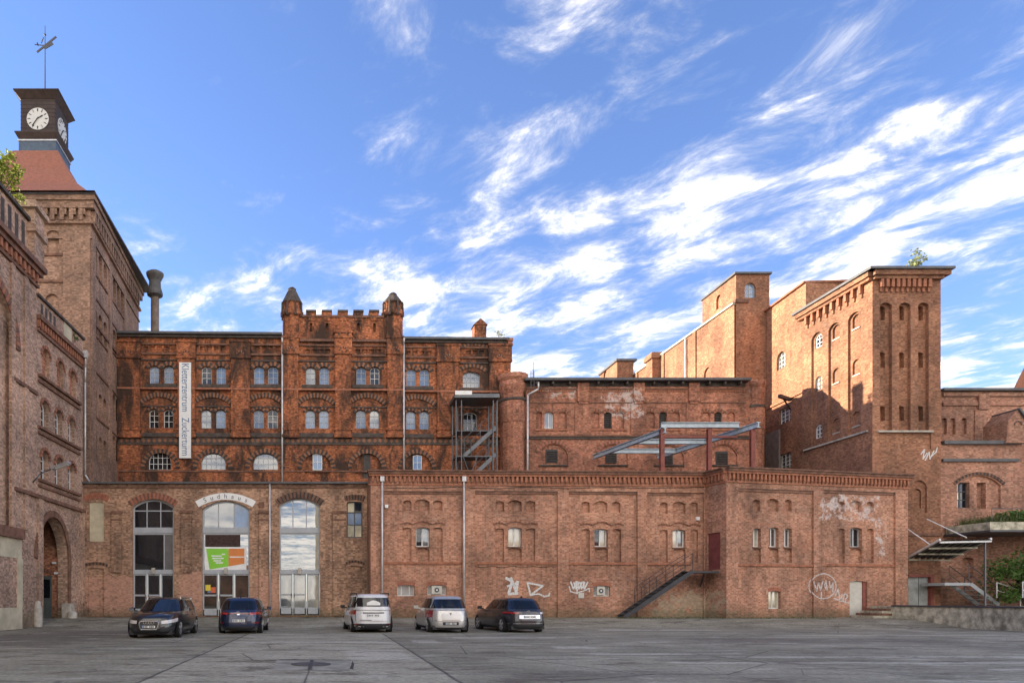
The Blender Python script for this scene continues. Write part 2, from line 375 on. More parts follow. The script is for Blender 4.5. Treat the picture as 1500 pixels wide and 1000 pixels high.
def window(h, parent, nv=1, hz=(.55,), frame='framegrey', pane='g_skytint', fw=.05, bar=.035, split=False, o=0., name='window', panes=None):
    """frame with glazing bars in an opening, its glass as the sub-part"""
    W = h['W']; d = o - h['depth']; m = MB(); a = h['poly']
    b = arch_poly(h['u0'] + fw, h['u1'] - fw, h['z0'] + fw, h['z1'] - fw, max(0, h['rise'] - (fw * .3 if h['rise'] else 0)))
    n = len(a)
    for i in range(n):
        j = (i + 1) % n
        m.poly([W.pt(*a[i], d + .05), W.pt(*a[j], d + .05), W.pt(*b[j], d + .05), W.pt(*b[i], d + .05)])
        m.poly([W.pt(*b[i], d + .05), W.pt(*b[j], d + .05), W.pt(*b[j], d), W.pt(*b[i], d)])
    us = [h['u0'] + (h['u1'] - h['u0']) * (k + 1) / (nv + 1) for k in range(nv)] if isinstance(nv, int) else [h['u0'] + (h['u1'] - h['u0']) * k for k in nv]
    zs = [h['z0'] + (h['z1'] - h['z0']) * k for k in hz]
    for u in us: W.box(m, u - bar / 2, u + bar / 2, h['z0'] + fw, arc_z(h, u) - fw * .6, d, d + .045)
    for z in zs: W.box(m, h['u0'] + fw, h['u1'] - fw, z - bar / 2, z + bar / 2, d, d + .041)
    f = m.build(name, frame, parent)
    cells = [h['poly']]
    if split:
        for ax, lims in ((0, us), (1, zs)):
            for l in lims:
                nx = []
                for c in cells:
                    for side in (True, False):
                        q = clip(c, ax, l, side)
                        if len(q) > 2: nx.append(q)
                cells = nx
    for k, c in enumerate(cells):
        g = MB(); g.poly([W.pt(*q, d + .012) for q in c])
        mt = pane if panes is None else panes[k % len(panes)]
        g.build('pane', mt, f)
    return f
def ring(W, uc, hs, zs, rise, th, o0, o1, parent, n=15, mats=('vous_d', 'vous_l'), name='arch'):
    """arch of single wedge-shaped bricks over an opening"""
    rise = min(rise, hs); Rr = (hs * hs + rise * rise) / (2 * rise); zc = zs + rise - Rr; a = math.asin(min(1, hs / Rr)); m = MB()
    for k in range(n):
        t0 = -a + 2 * a * (k + .04) / n; t1 = -a + 2 * a * (k + .96) / n; pr = o1 + random.uniform(-.008, .008)
        q = [(uc + r * math.sin(t), zc + r * math.cos(t)) for r, t in ((Rr, t0), (Rr, t1), (Rr + th, t1), (Rr + th, t0))]
        m.hexa([W.pt(*q[0], pr), W.pt(*q[1], pr), W.pt(*q[1], o0), W.pt(*q[0], o0), W.pt(*q[3], pr), W.pt(*q[2], pr), W.pt(*q[2], o0), W.pt(*q[3], o0)], k % 2)
    return m.build(name, list(mats), parent)
def pxring(W, x0, x1, yspring, ycrown, thpx, parent, out=.05, n=15, mats=('vous_d', 'vous_l')):
    ua, ub = W.u(x0), W.u(x1); xm = (x0 + x1) / 2; zs = W.px(xm, yspring)[1]; zc = W.px(xm, ycrown)[1]; th = abs(W.px(xm, ycrown - thpx)[1] - zc)
    return ring(W, (ua + ub) / 2, (ub - ua) / 2, zs, zc - zs, th, -.03, out, parent, n, mats)
def band(W, x0, y0, x1, y1, out, parent, mat='trim', name='band', back=-.05):
    m = MB(); W.pbox(m, x0, y0, x1, y1, back, out); return m.build(name, mat, parent)
def roof_sheet(pts, parent, mat='felt', name='roof', th=.12):
    m = MB(); n = len(pts)
    m.poly(pts); m.poly([(p[0], p[1], p[2] - th) for p in reversed(pts)])
    for i in range(n):
        a, b = pts[i], pts[(i + 1) % n]; m.poly([a, (a[0], a[1], a[2] - th), (b[0], b[1], b[2] - th), b])
    return m.build(name, mat, parent)
def plainwalls(m, plan, z0, z1):             # closed backs of a building, plan points in order
    for a, b in zip(plan[:-1], plan[1:]):
        m.poly([(a[0], a[1], z0), (b[0], b[1], z0), (b[0], b[1], z1), (a[0], a[1], z1)])
def pipe(parent, pts, r=.055, mat='pipe', name='downpipe'):
    m = MB()
    for a, b in zip(pts[:-1], pts[1:]): m.tube(a, b, r, n=8)
    return m.build(name, mat, parent, True)
def text_obj(body, size, mat, parent, origin, right, up, name='lettering', th=.004, squeeze=1., align='CENTER'):
    c = bpy.data.curves.new('t', 'FONT'); c.body = body; c.size = size; c.align_x = align; c.align_y = 'CENTER'; c.extrude = th
    o = bpy.data.objects.new('t', c); COL.objects.link(o)
    bpy.context.view_layer.update()
    me = bpy.data.meshes.new_from_object(o.evaluated_get(bpy.context.evaluated_depsgraph_get()))
    bpy.data.objects.remove(o); bpy.data.curves.remove(c)
    right = Vector(right).normalized(); up = Vector(up).normalized(); nn = right.cross(up); og = Vector(origin)
    for v in me.vertices:
        p = v.co.copy(); v.co = og + right * p.x * squeeze + up * p.y + nn * p.z
    me.materials.clear(); me.materials.append(M[mat]); me.name = name
    ob = bpy.data.objects.new(name, me); COL.objects.link(ob)
    if parent is not None: ob.parent = parent; ob.matrix_parent_inverse = parent_inv(parent)
    return ob
def stroke(W, pts, wpx, parent, mat='graffiti', o=.006, name='graffiti'):
    """sprayed line on a wall from pixel points"""
    m = MB(); uv = [Vector(W.px(x, y)) for x, y in pts]; k = abs(W.px(pts[0][0] + 1, pts[0][1])[0] - uv[0][0]) * wpx / 2
    for a, b in zip(uv[:-1], uv[1:]):
        if (b - a).length < 1e-4: continue
        d = (b - a).normalized(); s = Vector((-d.y, d.x)) * k; a2 = a - d * k * .5; b2 = b + d * k * .5
        m.poly([W.pt(*(a2 - s), o), W.pt(*(b2 - s), o), W.pt(*(b2 + s), o), W.pt(*(a2 + s), o)]); o += .0006
    return m.build(name, mat, parent)

# ------------------------------------------------------------------ ground
def ground():
    xs = [-900, -220, -60, -30, -20, -14, -8, -4, 0, 4, 8, 14, 20, 26, 34, 45, 70, 220, 900]
    ys = [-1200, -160, -40, -10, 0, 8, 16, 22, 28, 31.6] + [31.6 + 4.6 * k / 8 for k in range(1, 9)] + [40, 50, 70, 110, 300]
    m = MB(); b = 0
    for y in ys:
        for x in xs: m.v.append((x, y, gz(y)))
    n = len(xs)
    for j in range(len(ys) - 1):
        for i in range(n - 1):
            a = j * n + i; m.f.append((a, a + 1, a + n + 1, a + n)); m.mi.append(0)
    t = NT('asphalt_yard'); g = t.nd('ShaderNodeNewGeometry'); pos = g.outputs['Position']
    sp = t.nd('ShaderNodeSeparateXYZ'); t.put(sp.inputs[0], pos)
    fine = t.noise(pos, 60, 3, .7); midn = t.noise(pos, 2.2, 8, .7); big = t.noise(pos, .22, 5, .6, .5)
    col = t.mix(t.step(big, .35, .65), (.18, .168, .118), (.29, .268, .195))
    col = t.mix(t.math('MULTIPLY', t.step(midn, .42, .7), .6), col, (.34, .325, .265))
    edge = t.math('MULTIPLY', t.math('SUBTRACT', t.noise(pos, 1.1, 6, .7), .5), 1.6)
    def rect(x0, x1, y0, y1, e=.12, wob=1.):
        mm = None
        for k, (lo, hi) in enumerate(((x0, x1), (y0, y1))):
            c = t.math('ADD', sp.outputs[k], t.math('MULTIPLY', edge, wob))
            q = t.math('MULTIPLY', t.step(c, lo - e, lo + e), t.step(c, hi - e, hi + e, 1., 0.))
            mm = q if mm is None else t.math('MULTIPLY', mm, q)
        return mm
    lane = t.math('MULTIPLY', rect(-3.15, 2.2, -30, 27.5, .05, .2), t.step(t.noise(pos, .9, 6, .65), .25, .6, .35, 1.))
    col = t.mix(t.math('MULTIPLY', lane, .75), col, (.40, .37, .28))
    for (x0, x1, y0, y1, f) in ((2.8, 3.6, 21.5, 23.2, .5), (4.5, 8.2, 24.2, 24.8, .6), (6.6, 9.2, 17.0, 17.35, .7), (7.4, 15.5, 14.7, 14.95, .75), (9.5, 18, 16.1, 16.5, .6),
                                (12.2, 17.5, 30.2, 31.0, .8), (17, 26, 26.0, 26.35, .55), (6.5, 7.6, 19.2, 20.0, .6), (13, 30, 13.2, 13.6, .5), (-9, -5, 19.0, 19.15, .5), (-3, 2, 21.6, 22.2, .6), (.5, 2.0, 15.6, 18.5, .5)):
        col = t.mix(t.math('MULTIPLY', rect(x0, x1, y0, y1, .1, .35), f), col, (.52, .49, .41))
    for (x0, x1, y0, y1) in ((12, 20, 21, 24), (18, 26, 18.5, 20), (-13, -8, 20, 30), (3.6, 7, 12, 13)):
        col = t.mix(t.math('MULTIPLY', rect(x0, x1, y0, y1, .8, 1.), .5), col, (.10, .085, .07))
    wear = t.noise(t.vec('MULTIPLY', pos, (.55, 1.6, 1.)).outputs[0], .8, 9, .72, .5)
    col = t.mix(t.math('MULTIPLY', t.step(wear, .54, .64), .75), col, (.44, .41, .335)); col = t.mix(t.math('MULTIPLY', t.step(wear, .48, .38), .8), col, (.12, .098, .07))
    oil = t.noise(t.vec('ADD', pos, (9., 4., 0.)).outputs[0], 1.5, 5, .6); col = t.mix(t.math('MULTIPLY', t.step(oil, .60, .70), .7), col, (.075, .07, .06))
    vo = t.nd('ShaderNodeTexVoronoi', feature='DISTANCE_TO_EDGE'); t.put(vo.inputs['Vector'], t.vec('ADD', pos, t.vec('SCALE', t.nd('ShaderNodeTexNoise').outputs['Color']).outputs[0]).outputs[0])
    vo.inputs['Scale'].default_value = .21
    crack = t.step(vo.outputs[0], .0, .006, 1., 0.)
    col = t.mix(t.math('MULTIPLY', crack, .7), col, (.02, .02, .02))
    for xx in (-3.15, 2.2):
        dx = t.math('ABSOLUTE', t.math('SUBTRACT', sp.outputs[0], t.math('ADD', float(xx), t.math('MULTIPLY', edge, .06))))
        col = t.mix(t.math('MULTIPLY', t.step(dx, .02, .05, 1., 0.), t.math('MULTIPLY', t.step(sp.outputs[1], 27.4, 27.6, 1., 0.), .7)), col, (.018, .018, .018))
    for yy in (12.6, 17.6, 23.1):
        dx = t.math('ABSOLUTE', t.math('SUBTRACT', sp.outputs[1], t.math('ADD', float(yy), t.math('MULTIPLY', edge, .12))))
        col = t.mix(t.math('MULTIPLY', t.step(dx, .02, .06, 1., 0.), .5), col, (.02, .02, .02))
    moss = t.math('MULTIPLY', t.step(sp.outputs[1], 34.8, 36.6), t.step(t.noise(pos, 1.2, 6, .7), .45, .62))
    col = t.mix(t.math('MULTIPLY', moss, .7), col, (.05, .062, .018))
    col = t.mix(1., col, t.mix(fine, (.7, .7, .7), (1.3, 1.3, 1.3)), 'MULTIPLY')
    grit = t.noise(pos, 9, 7, .8); col = t.mix(1., col, t.mix(t.step(grit, .3, .7), (.62, .62, .62), (1.34, 1.34, 1.34)), 'MULTIPLY')
    vo2 = t.nd('ShaderNodeTexVoronoi', feature='DISTANCE_TO_EDGE'); t.put(vo2.inputs['Vector'], t.vec('ADD', pos, t.vec('SCALE', t.vec('SUBTRACT', t.nd('ShaderNodeTexNoise').outputs['Color'], (.5, .5, .5)).outputs[0]).outputs[0]).outputs[0]); vo2.inputs['Scale'].default_value = .6
    fine_crack = t.math('MULTIPLY', t.step(vo2.outputs[0], .0, .012, 1., 0.), t.step(t.noise(pos, .35, 4), .50, .60)); col = t.mix(t.math('MULTIPLY', fine_crack, .6), col, (.04, .04, .036))
    t.put(t.b.inputs['Base Color'], col); t.put(t.b.inputs['Roughness'], t.step(midn, .3, .7, .62, .9))
    t.b.inputs['Specular IOR Level'].default_value = .35
    t.bump(t.math('ADD', t.math('MULTIPLY', fine, .5), t.math('ADD', midn, t.math('MULTIPLY', crack, -1.))), .4, .015)
    o = m.build('ground', t.m); tag(o, kind='structure')
ground()

# ------------------------------------------------------------------ plan of the place (from pixel column and distance)
def pp(x, D): return ((x - PX) / F * D, D)
WA = Wall(pp(543, 37.3), pp(1033, 37.8))                 # low front building
WR = Wall(pp(1033, 37.8), pp(1064, 36.3))                # its return, with the red door
WB = Wall(pp(1064, 36.3), pp(1330, 38.6))                # its projecting end
WN = Wall(pp(122, 38.7), pp(538, 38.7))                  # glazed annexe
WM = Wall(pp(172, 45.9), pp(748, 46.5))                  # tall main building
WW = Wall(pp(770, 45.6), pp(1117, 45.6))                 # middle wing
X0, Y0 = pp(122, 38.7)
def lw(t): return (X0 - .035 * t, Y0 - t)
WL = Wall(lw(5.75), lw(0))                               # gatehouse wing
WK = Wall(lw(31), lw(5.75))                              # taller wing nearer the camera
CT = (-13.88, 40.0)
WCF = Wall((-24.0, 40.0), CT)                            # clock tower front
WCS = Wall(CT, (CT[0] - .042 * 12, 52.0))                # clock tower side
TX, TY = pp(1278, 39.6)
WTF = Wall((TX, TY), pp(1378, 39.6))                     # right tower front
WTS = Wall(pp(1175, 45.4), (TX, TY))                     # right tower side
# ------------------------------------------------------------------ low front building
def front_building():
    b = thing('warehouse', (WA.P.x, WA.P.y, .37), 'long low two-storey brick warehouse with dentil cornice and blind window niches', 'building')
    zt = WA.px(790, 690)[1]
    def bay(W, m, x0, x1, ytop, nich, wins, low, bandy, blind, o=-.10):
        ua, ub = W.u(x0), W.u(x1); zt_ = W.px((x0 + x1) / 2, ytop)[1]
        hs = [hole(W, a, c, d, e, .35, .17) for (a, c, d, e) in nich] + [hole(W, a, c, d, e, .22, .14) for (a, c, d, e) in blind]
        hw = [hole(W, a, c, d, e, .22, .26, False) for (a, c, d, e) in wins]; hl = [hole(W, a, c, d, e, .14, .22, False) for (a, c, d, e) in low]
        wall_face(m, W, [(ua, .1), (ub, .1), (ub, zt_), (ua, zt_)], hs + hw + hl, o)
        for (s, e) in ((ua, ub),):            # reveals of the sunken bay
            m.poly([W.pt(s, .1, 0), W.pt(s, .1, o), W.pt(s, zt_, o), W.pt(s, zt_, 0)])
            m.poly([W.pt(e, .1, o), W.pt(e, .1, 0), W.pt(e, zt_, 0), W.pt(e, zt_, o)])
            m.poly([W.pt(s, zt_, o), W.pt(e, zt_, o), W.pt(e, zt_, 0), W.pt(s, zt_, 0)])
        return hw, hl, (ua, ub, zt_)
    bays = [ # panel x0,x1, top y, niches, windows, low windows, blind niches
      (WA, 562, 677, 719, [(590.7, 732, 603, 748), (608, 730.5, 629.7, 748), (635, 732, 648.7, 748)], [(609.7, 771.5, 629.7, 800)], [(582.4, 856, 607.6, 872.4), (626.6, 856, 654.4, 871)], [(590.7, 772, 603, 822), (635, 772, 648.7, 822), (609.7, 801.5, 629.7, 822)]),
      (WA, 696, 817, 719, [(726.4, 733, 739, 748), (744.6, 731.5, 765, 748), (771, 733, 785, 748)], [(745.4, 771.5, 765, 800)], [], [(726, 773, 739, 822), (771, 773, 785, 822), (745.4, 801.5, 765, 822)]),
      (WA, 833, 934, 719.5, [(852.8, 734, 864.8, 750), (871, 733, 891, 750), (898, 734, 910, 750)], [(872, 773.6, 891.6, 800)], [(870, 857, 895, 872.7)], [(852.8, 774, 865, 822), (898, 774, 911, 822), (872, 801.5, 891.6, 822)]),
      (WA, 948, 1031, 721, [(968, 735, 979.5, 752), (986.7, 734, 1005.6, 752), (1013, 735, 1024, 752)], [(986.7, 774.8, 1005.6, 801)], [], [(968, 775, 979.5, 823), (1013, 775, 1024, 823), (986.7, 802.5, 1005.6, 823)]),
      (WB, 1081, 1192, 716.5, [(1105, 731, 1116, 748), (1126, 729.5, 1143, 748), (1152, 731, 1162, 748)], [(1105, 773, 1117, 800.5), (1128.7, 771.5, 1143, 800.5), (1151, 773, 1162.5, 800.5)], [(1128, 865, 1146, 891)], [(1105, 802, 1117, 824), (1128.7, 802, 1143, 824), (1151, 802, 1162.5, 824)]),
      (WB, 1207, 1312, 719, [(1231, 734, 1240, 749), (1247.5, 732.5, 1264.5, 749), (1272.5, 734, 1282.5, 749)], [(1248, 772, 1265.5, 800.5)], [], [(1231, 773.5, 1240, 824), (1272.5, 773.5, 1282.5, 824), (1248, 802, 1265.5, 824)])]
    panes = [['g_dark', 'g_mid'], ['g_cream', 'g_cream'], ['g_dark', 'g_cream'], ['g_cream', 'g_mid'], ['g_mid', 'g_cream'], ['g_dark', 'g_mirror'], ['g_mid', 'g_mirror'], ['g_dark', 'g_dark']]
    m = MB(); allw = []; spans = {id(WA): [], id(WB): []}
    for k, (W, x0, x1, yt, ni, wi, lo, bl) in enumerate(bays):
        if k == 5: lo = [(1247, 850, 1273, 901)]
        hw, hl, sp = bay(W, m, x0, x1, yt, ni, wi, lo, 0, bl); spans[id(W)].append(sp); allw.append((hw, hl, k))
    for W in (WA, WB):                        # piers between the bays and the wall above them
        top = zt if W is WA else None; u = 0.; sp = spans[id(W)]; zl = W.px((543 if W is WA else 1080), 690 if W is WA else 684.5)[1]; z1 = zl - .30
        out = [(0, .1)]
        for (a, c, z) in sp: out += [(a, .1), (a, z), (c, z), (c, .1)]
        out += [(W.L, .1), (W.L, z1), (0, z1)]
        wall_face(m, W, out, [])
    hd = hole(WR, 1036, 780, 1055, 834, 0, .15, False); zr = WR.px(1050, 687.5)[1]
    wall_face(m, WR, [(0, .1), (WR.L, .1), (WR.L, zr - .3), (0, zr - .3)], [hd])
    plainwalls(m, [(WA.P.x, WA.P.y), (WN.Q.x - .15, 45.5)][::-1], .1, zt - .3)
    plainwalls(m, [(WB.Q.x, WB.Q.y), (WB.Q.x + .5, 46)], .1, zt - .3)
    m.build('wall', 'b_front', b)
    W = WR; mm = MB(); W.box(mm, hd['u0'] + .02, hd['u1'] - .02, hd['z0'], hd['z1'] - .02, -.13, -.08)
    d = mm.build('door', 'reddoor', b); 
    for z in (.35, .62): mm = MB(); W.box(mm, hd['u0'] + .02, hd['u1'] - .02, hd['z0'] + 1.9 * z, hd['z0'] + 1.9 * z + .05, -.10, -.06); mm.build('rail', 'reddoor', d)
    k = 0
    for hw, hl, i in allw:
        for h in hw:
            window(h, b, 1, (), 'framewhite' if i < 5 else 'framegrey', 'g_dark', .06, .07, True, o=-.10, panes=panes[k % 8]); k += 1
            mm = MB(); h['W'].box(mm, h['u0'] - .05, h['u1'] + .05, h['z0'] - .07, h['z0'] - .005, -.26, -.055); mm.build('sill', 'trim_d', b)
        for h in hl:
            if i == 5:
                mm = MB(); h['W'].box(mm, h['u0'] + .01, h['u1'] - .22, h['z0'] - .1, h['z1'] - .03, -.34, -.22); mm.build('door', 'paledoor', b)
                mm = MB(); h['W'].box(mm, h['u1'] - .22, h['u1'] - .0, h['z0'] - .1, h['z1'] - .03, -.33, -.16); mm.build('door_jamb', 'redsteel', b)
            else:
                window(h, b, (.25, .72) if i < 4 else 1, (), 'framewhite', 'g_pale' if i < 4 else 'g_cream', .05, .05, o=-.10)
                ring(h['W'], (h['u0'] + h['u1']) / 2, (h['u1'] - h['u0']) / 2, h['z1'] - h['rise'], max(.05, h['rise']), .2, -.13, -.085, b, 14, ('vous_r', 'trim'))
    # arched hood mouldings over the window groups
    for W, x0, x1, y in ((WA, 586, 653, 768), (WA, 722, 789, 768), (WA, 850, 915, 769), (WA, 964, 1028, 770)):
        for f0, f1, c in ((0, .29, 0), (.29, .71, 2.2), (.71, 1, 0)):
            a = x0 + (x1 - x0) * f0; e = x0 + (x1 - x0) * f1
            pxring(W, a + 1, e - 1, y, y - 2.2 - c, 1.6, b, -.06, 9, ('trim_d', 'trim'))
    # string courses
    for W, x0, x1, y in ((WA, 562.3, 676.7, 823), (WA, 696.3, 816.7, 823), (WA, 833.3, 933.7, 823.5), (WA, 948.3, 1013, 824), (WB, 1081.3, 1191.7, 826), (WB, 1207.3, 1311.7, 826)):
        band(W, x0, y, x1, y + 3, -.03, b, 'trim', back=-.15)
        yt = {562.3: 719, 696.3: 719, 833.3: 719.5, 948.3: 721, 1081.3: 716.5, 1207.3: 719}[x0]
        band(W, x0, yt + .4, x1, yt + 4, -.05, b, 'trim_d', back=-.15)
    # cornice: two courses, dentils, coping
    for W, za in ((WA, zt), (WR, zr), (WB, WB.px(1080, 684.5)[1])):
        zb = za if W is not WB else WB.px(1080, 684.5)[1]
        e0 = -.12 if W is WA else 0; e1 = .0 if W is not WB else .16
        mm = MB(); W.box(mm, e0, W.L + e1, zb - .80, zb - .72, -.05, .05); W.box(mm, e0, W.L + e1, zb - .32, zb - .20, -.3, .16); mm.build('cornice', 'trim', b)
        mm = MB(); W.box(mm, e0 - .06, W.L + e1, zb - .07, zb, -.5, .30); W.box(mm, e0 - .03, W.L + e1, zb - .20, zb - .07, -.4, .23); mm.build('coping', 'trim_d', b)
        mm = MB(); n = int(W.L / .245)
        for q in range(n):
            u = (q + .25) * W.L / n; W.box(mm, u, u + .12, zb - .62, zb - .321, -.02, .13); W.box(mm, u + .02, u + .1, zb - .70, zb - .621, -.02, .07)
        tag(mm.build('dentil_course', 'trim', b), kind='stuff')
    roof_sheet([(WA.P.x, WA.P.y + .2, zt - .35), (WA.Q.x, WA.Q.y + .2, zt - .35), (WB.P.x, WB.P.y + .2, zt - .35), (WB.Q.x, WB.Q.y + .2, zt - .35), (WB.Q.x + .4, 46, zt - .35), (WN.Q.x - .1, 46.4, zt - .35)], b)
    # downpipes with hopper heads
    for x in (559.6, 679):
        u, z = WA.px(x, 704); zb_ = .45
        pipe(b, [WA.pt(u, z, .10), WA.pt(u, zb_, .10)], .055)
        mm = MB(); WA.box(mm, u - .11, u + .11, z - .05, z + .22, .03, .2); mm.build('hopper', 'pipe', b)
    # small things on the wall
    for x, y, s in ((566.3, 741, 2.4), (1022.5, 759, 2.4), (852, 871.5, 4)):
        mm = MB(); WA.pbox(mm, x - s, y - s, x + s, y + s, -.11, .02 if s < 3 else -.05); mm.build('wall_box', 'white' if s < 3 else 'paledoor', b)
    for yc, xa_, xb_ in ((713.5, 566, 1030), (829, 697, 815)):
        n_ = 14; pts = []
        for k in range(n_ + 1): u_, z_ = WA.px(xa_ + (xb_ - xa_) * k / n_, yc); pts.append(WA.pt(u_, z_ - .035 * math.sin(k * 1.7) - .02 * (k % 3), .03 if yc < 800 else -.07))
        pipe(b, pts, .011, 'black', 'cable')
    # graffiti tags
    g = [(WA, [(742, 846), (751, 851), (746, 868)], 4), (WA, [(749, 846), (757, 866), (759, 851)], 4), (WA, [(744, 858), (759, 853)], 3), (WA, [(746, 869.5), (759, 868.5)], 4),
         (WA, [(774, 853), (796, 857.5), (778, 871), (773.5, 853)], 2.6), (WA, [(778, 871), (790, 869), (798, 873), (805, 872), (806, 868)], 2.2)]
    for k in range(5): g.append((WA, [(837 + k * 4.6, 851.5 + (k % 2)), (841 + k * 4, 862), (845 + k * 4.2, 852)], 2.3))
    g += [(WA, [(834.5, 858), (837, 866), (845, 868), (858, 864), (864, 861), (864.5, 866)], 1.6), (WA, [(845, 851), (847, 869)], 2.2)]
    for W, p, w in g: stroke(W, p, w, b, 'graffiti', -.094)
    c = [(1207 + 20 * math.cos(a / 24 * 6.283), 858 + 18.5 * math.sin(a / 24 * 6.283)) for a in range(25)]
    def bstroke(p, w):                       # the tag runs over the sunken bay and the pier beside it
        for p0, p1 in zip(p[:-1], p[1:]): stroke(WB, [p0, p1], w, b, 'graffiti2', .007 if 1190 < (p0[0] + p1[0]) / 2 < 1208.5 else -.092)
    bstroke(c, 1.5)
    for p in ([(1192, 851), (1196, 865), (1199, 853), (1202, 864), (1205, 851)], [(1208, 862), (1212, 850), (1214, 864), (1209, 857)], [(1217, 851), (1219, 862), (1223, 852), (1222, 866)], [(1203, 867), (1203, 878)],
              [(1226, 872), (1230, 862), (1233, 880), (1236, 870)], [(1237, 878), (1240, 868), (1244, 872), (1240, 880)], [(1224, 876), (1246, 883)]):
        bstroke(p, 1.9)
    return b, zt
BF, ZA = front_building()
# air units standing in the low windows
for x0, x1, y0, y1, lb in ((633, 648, 857.5, 869.5, 'small square vent fan in low window behind silver hatchback'), (876, 887.5, 858.5, 871, 'small square vent fan in low window beside white graffiti tag')):
    h = hole(WA, x0, y0, x1, y1); t = thing('vent_fan', WA.pt((h['u0'] + h['u1']) / 2, h['z0'], -.15), lb, 'vent fan', 'vent fans in the low windows')
    m = MB(); WA.box(m, h['u0'], h['u1'], h['z0'], h['z1'], -.30, -.12); m.build('casing', 'paledoor', t)
    uc, zc = (h['u0'] + h['u1']) / 2, (h['z0'] + h['z1']) / 2; m = MB(); m.tube(WA.pt(uc, zc, -.14), WA.pt(uc, zc, -.10), .13, n=16); m.build('fan_ring', 'framedark', t)
    m = MB(); m.tube(WA.pt(uc, zc, -.12), WA.pt(uc, zc, -.085), .05, n=10); m.build('hub', 'white', t)

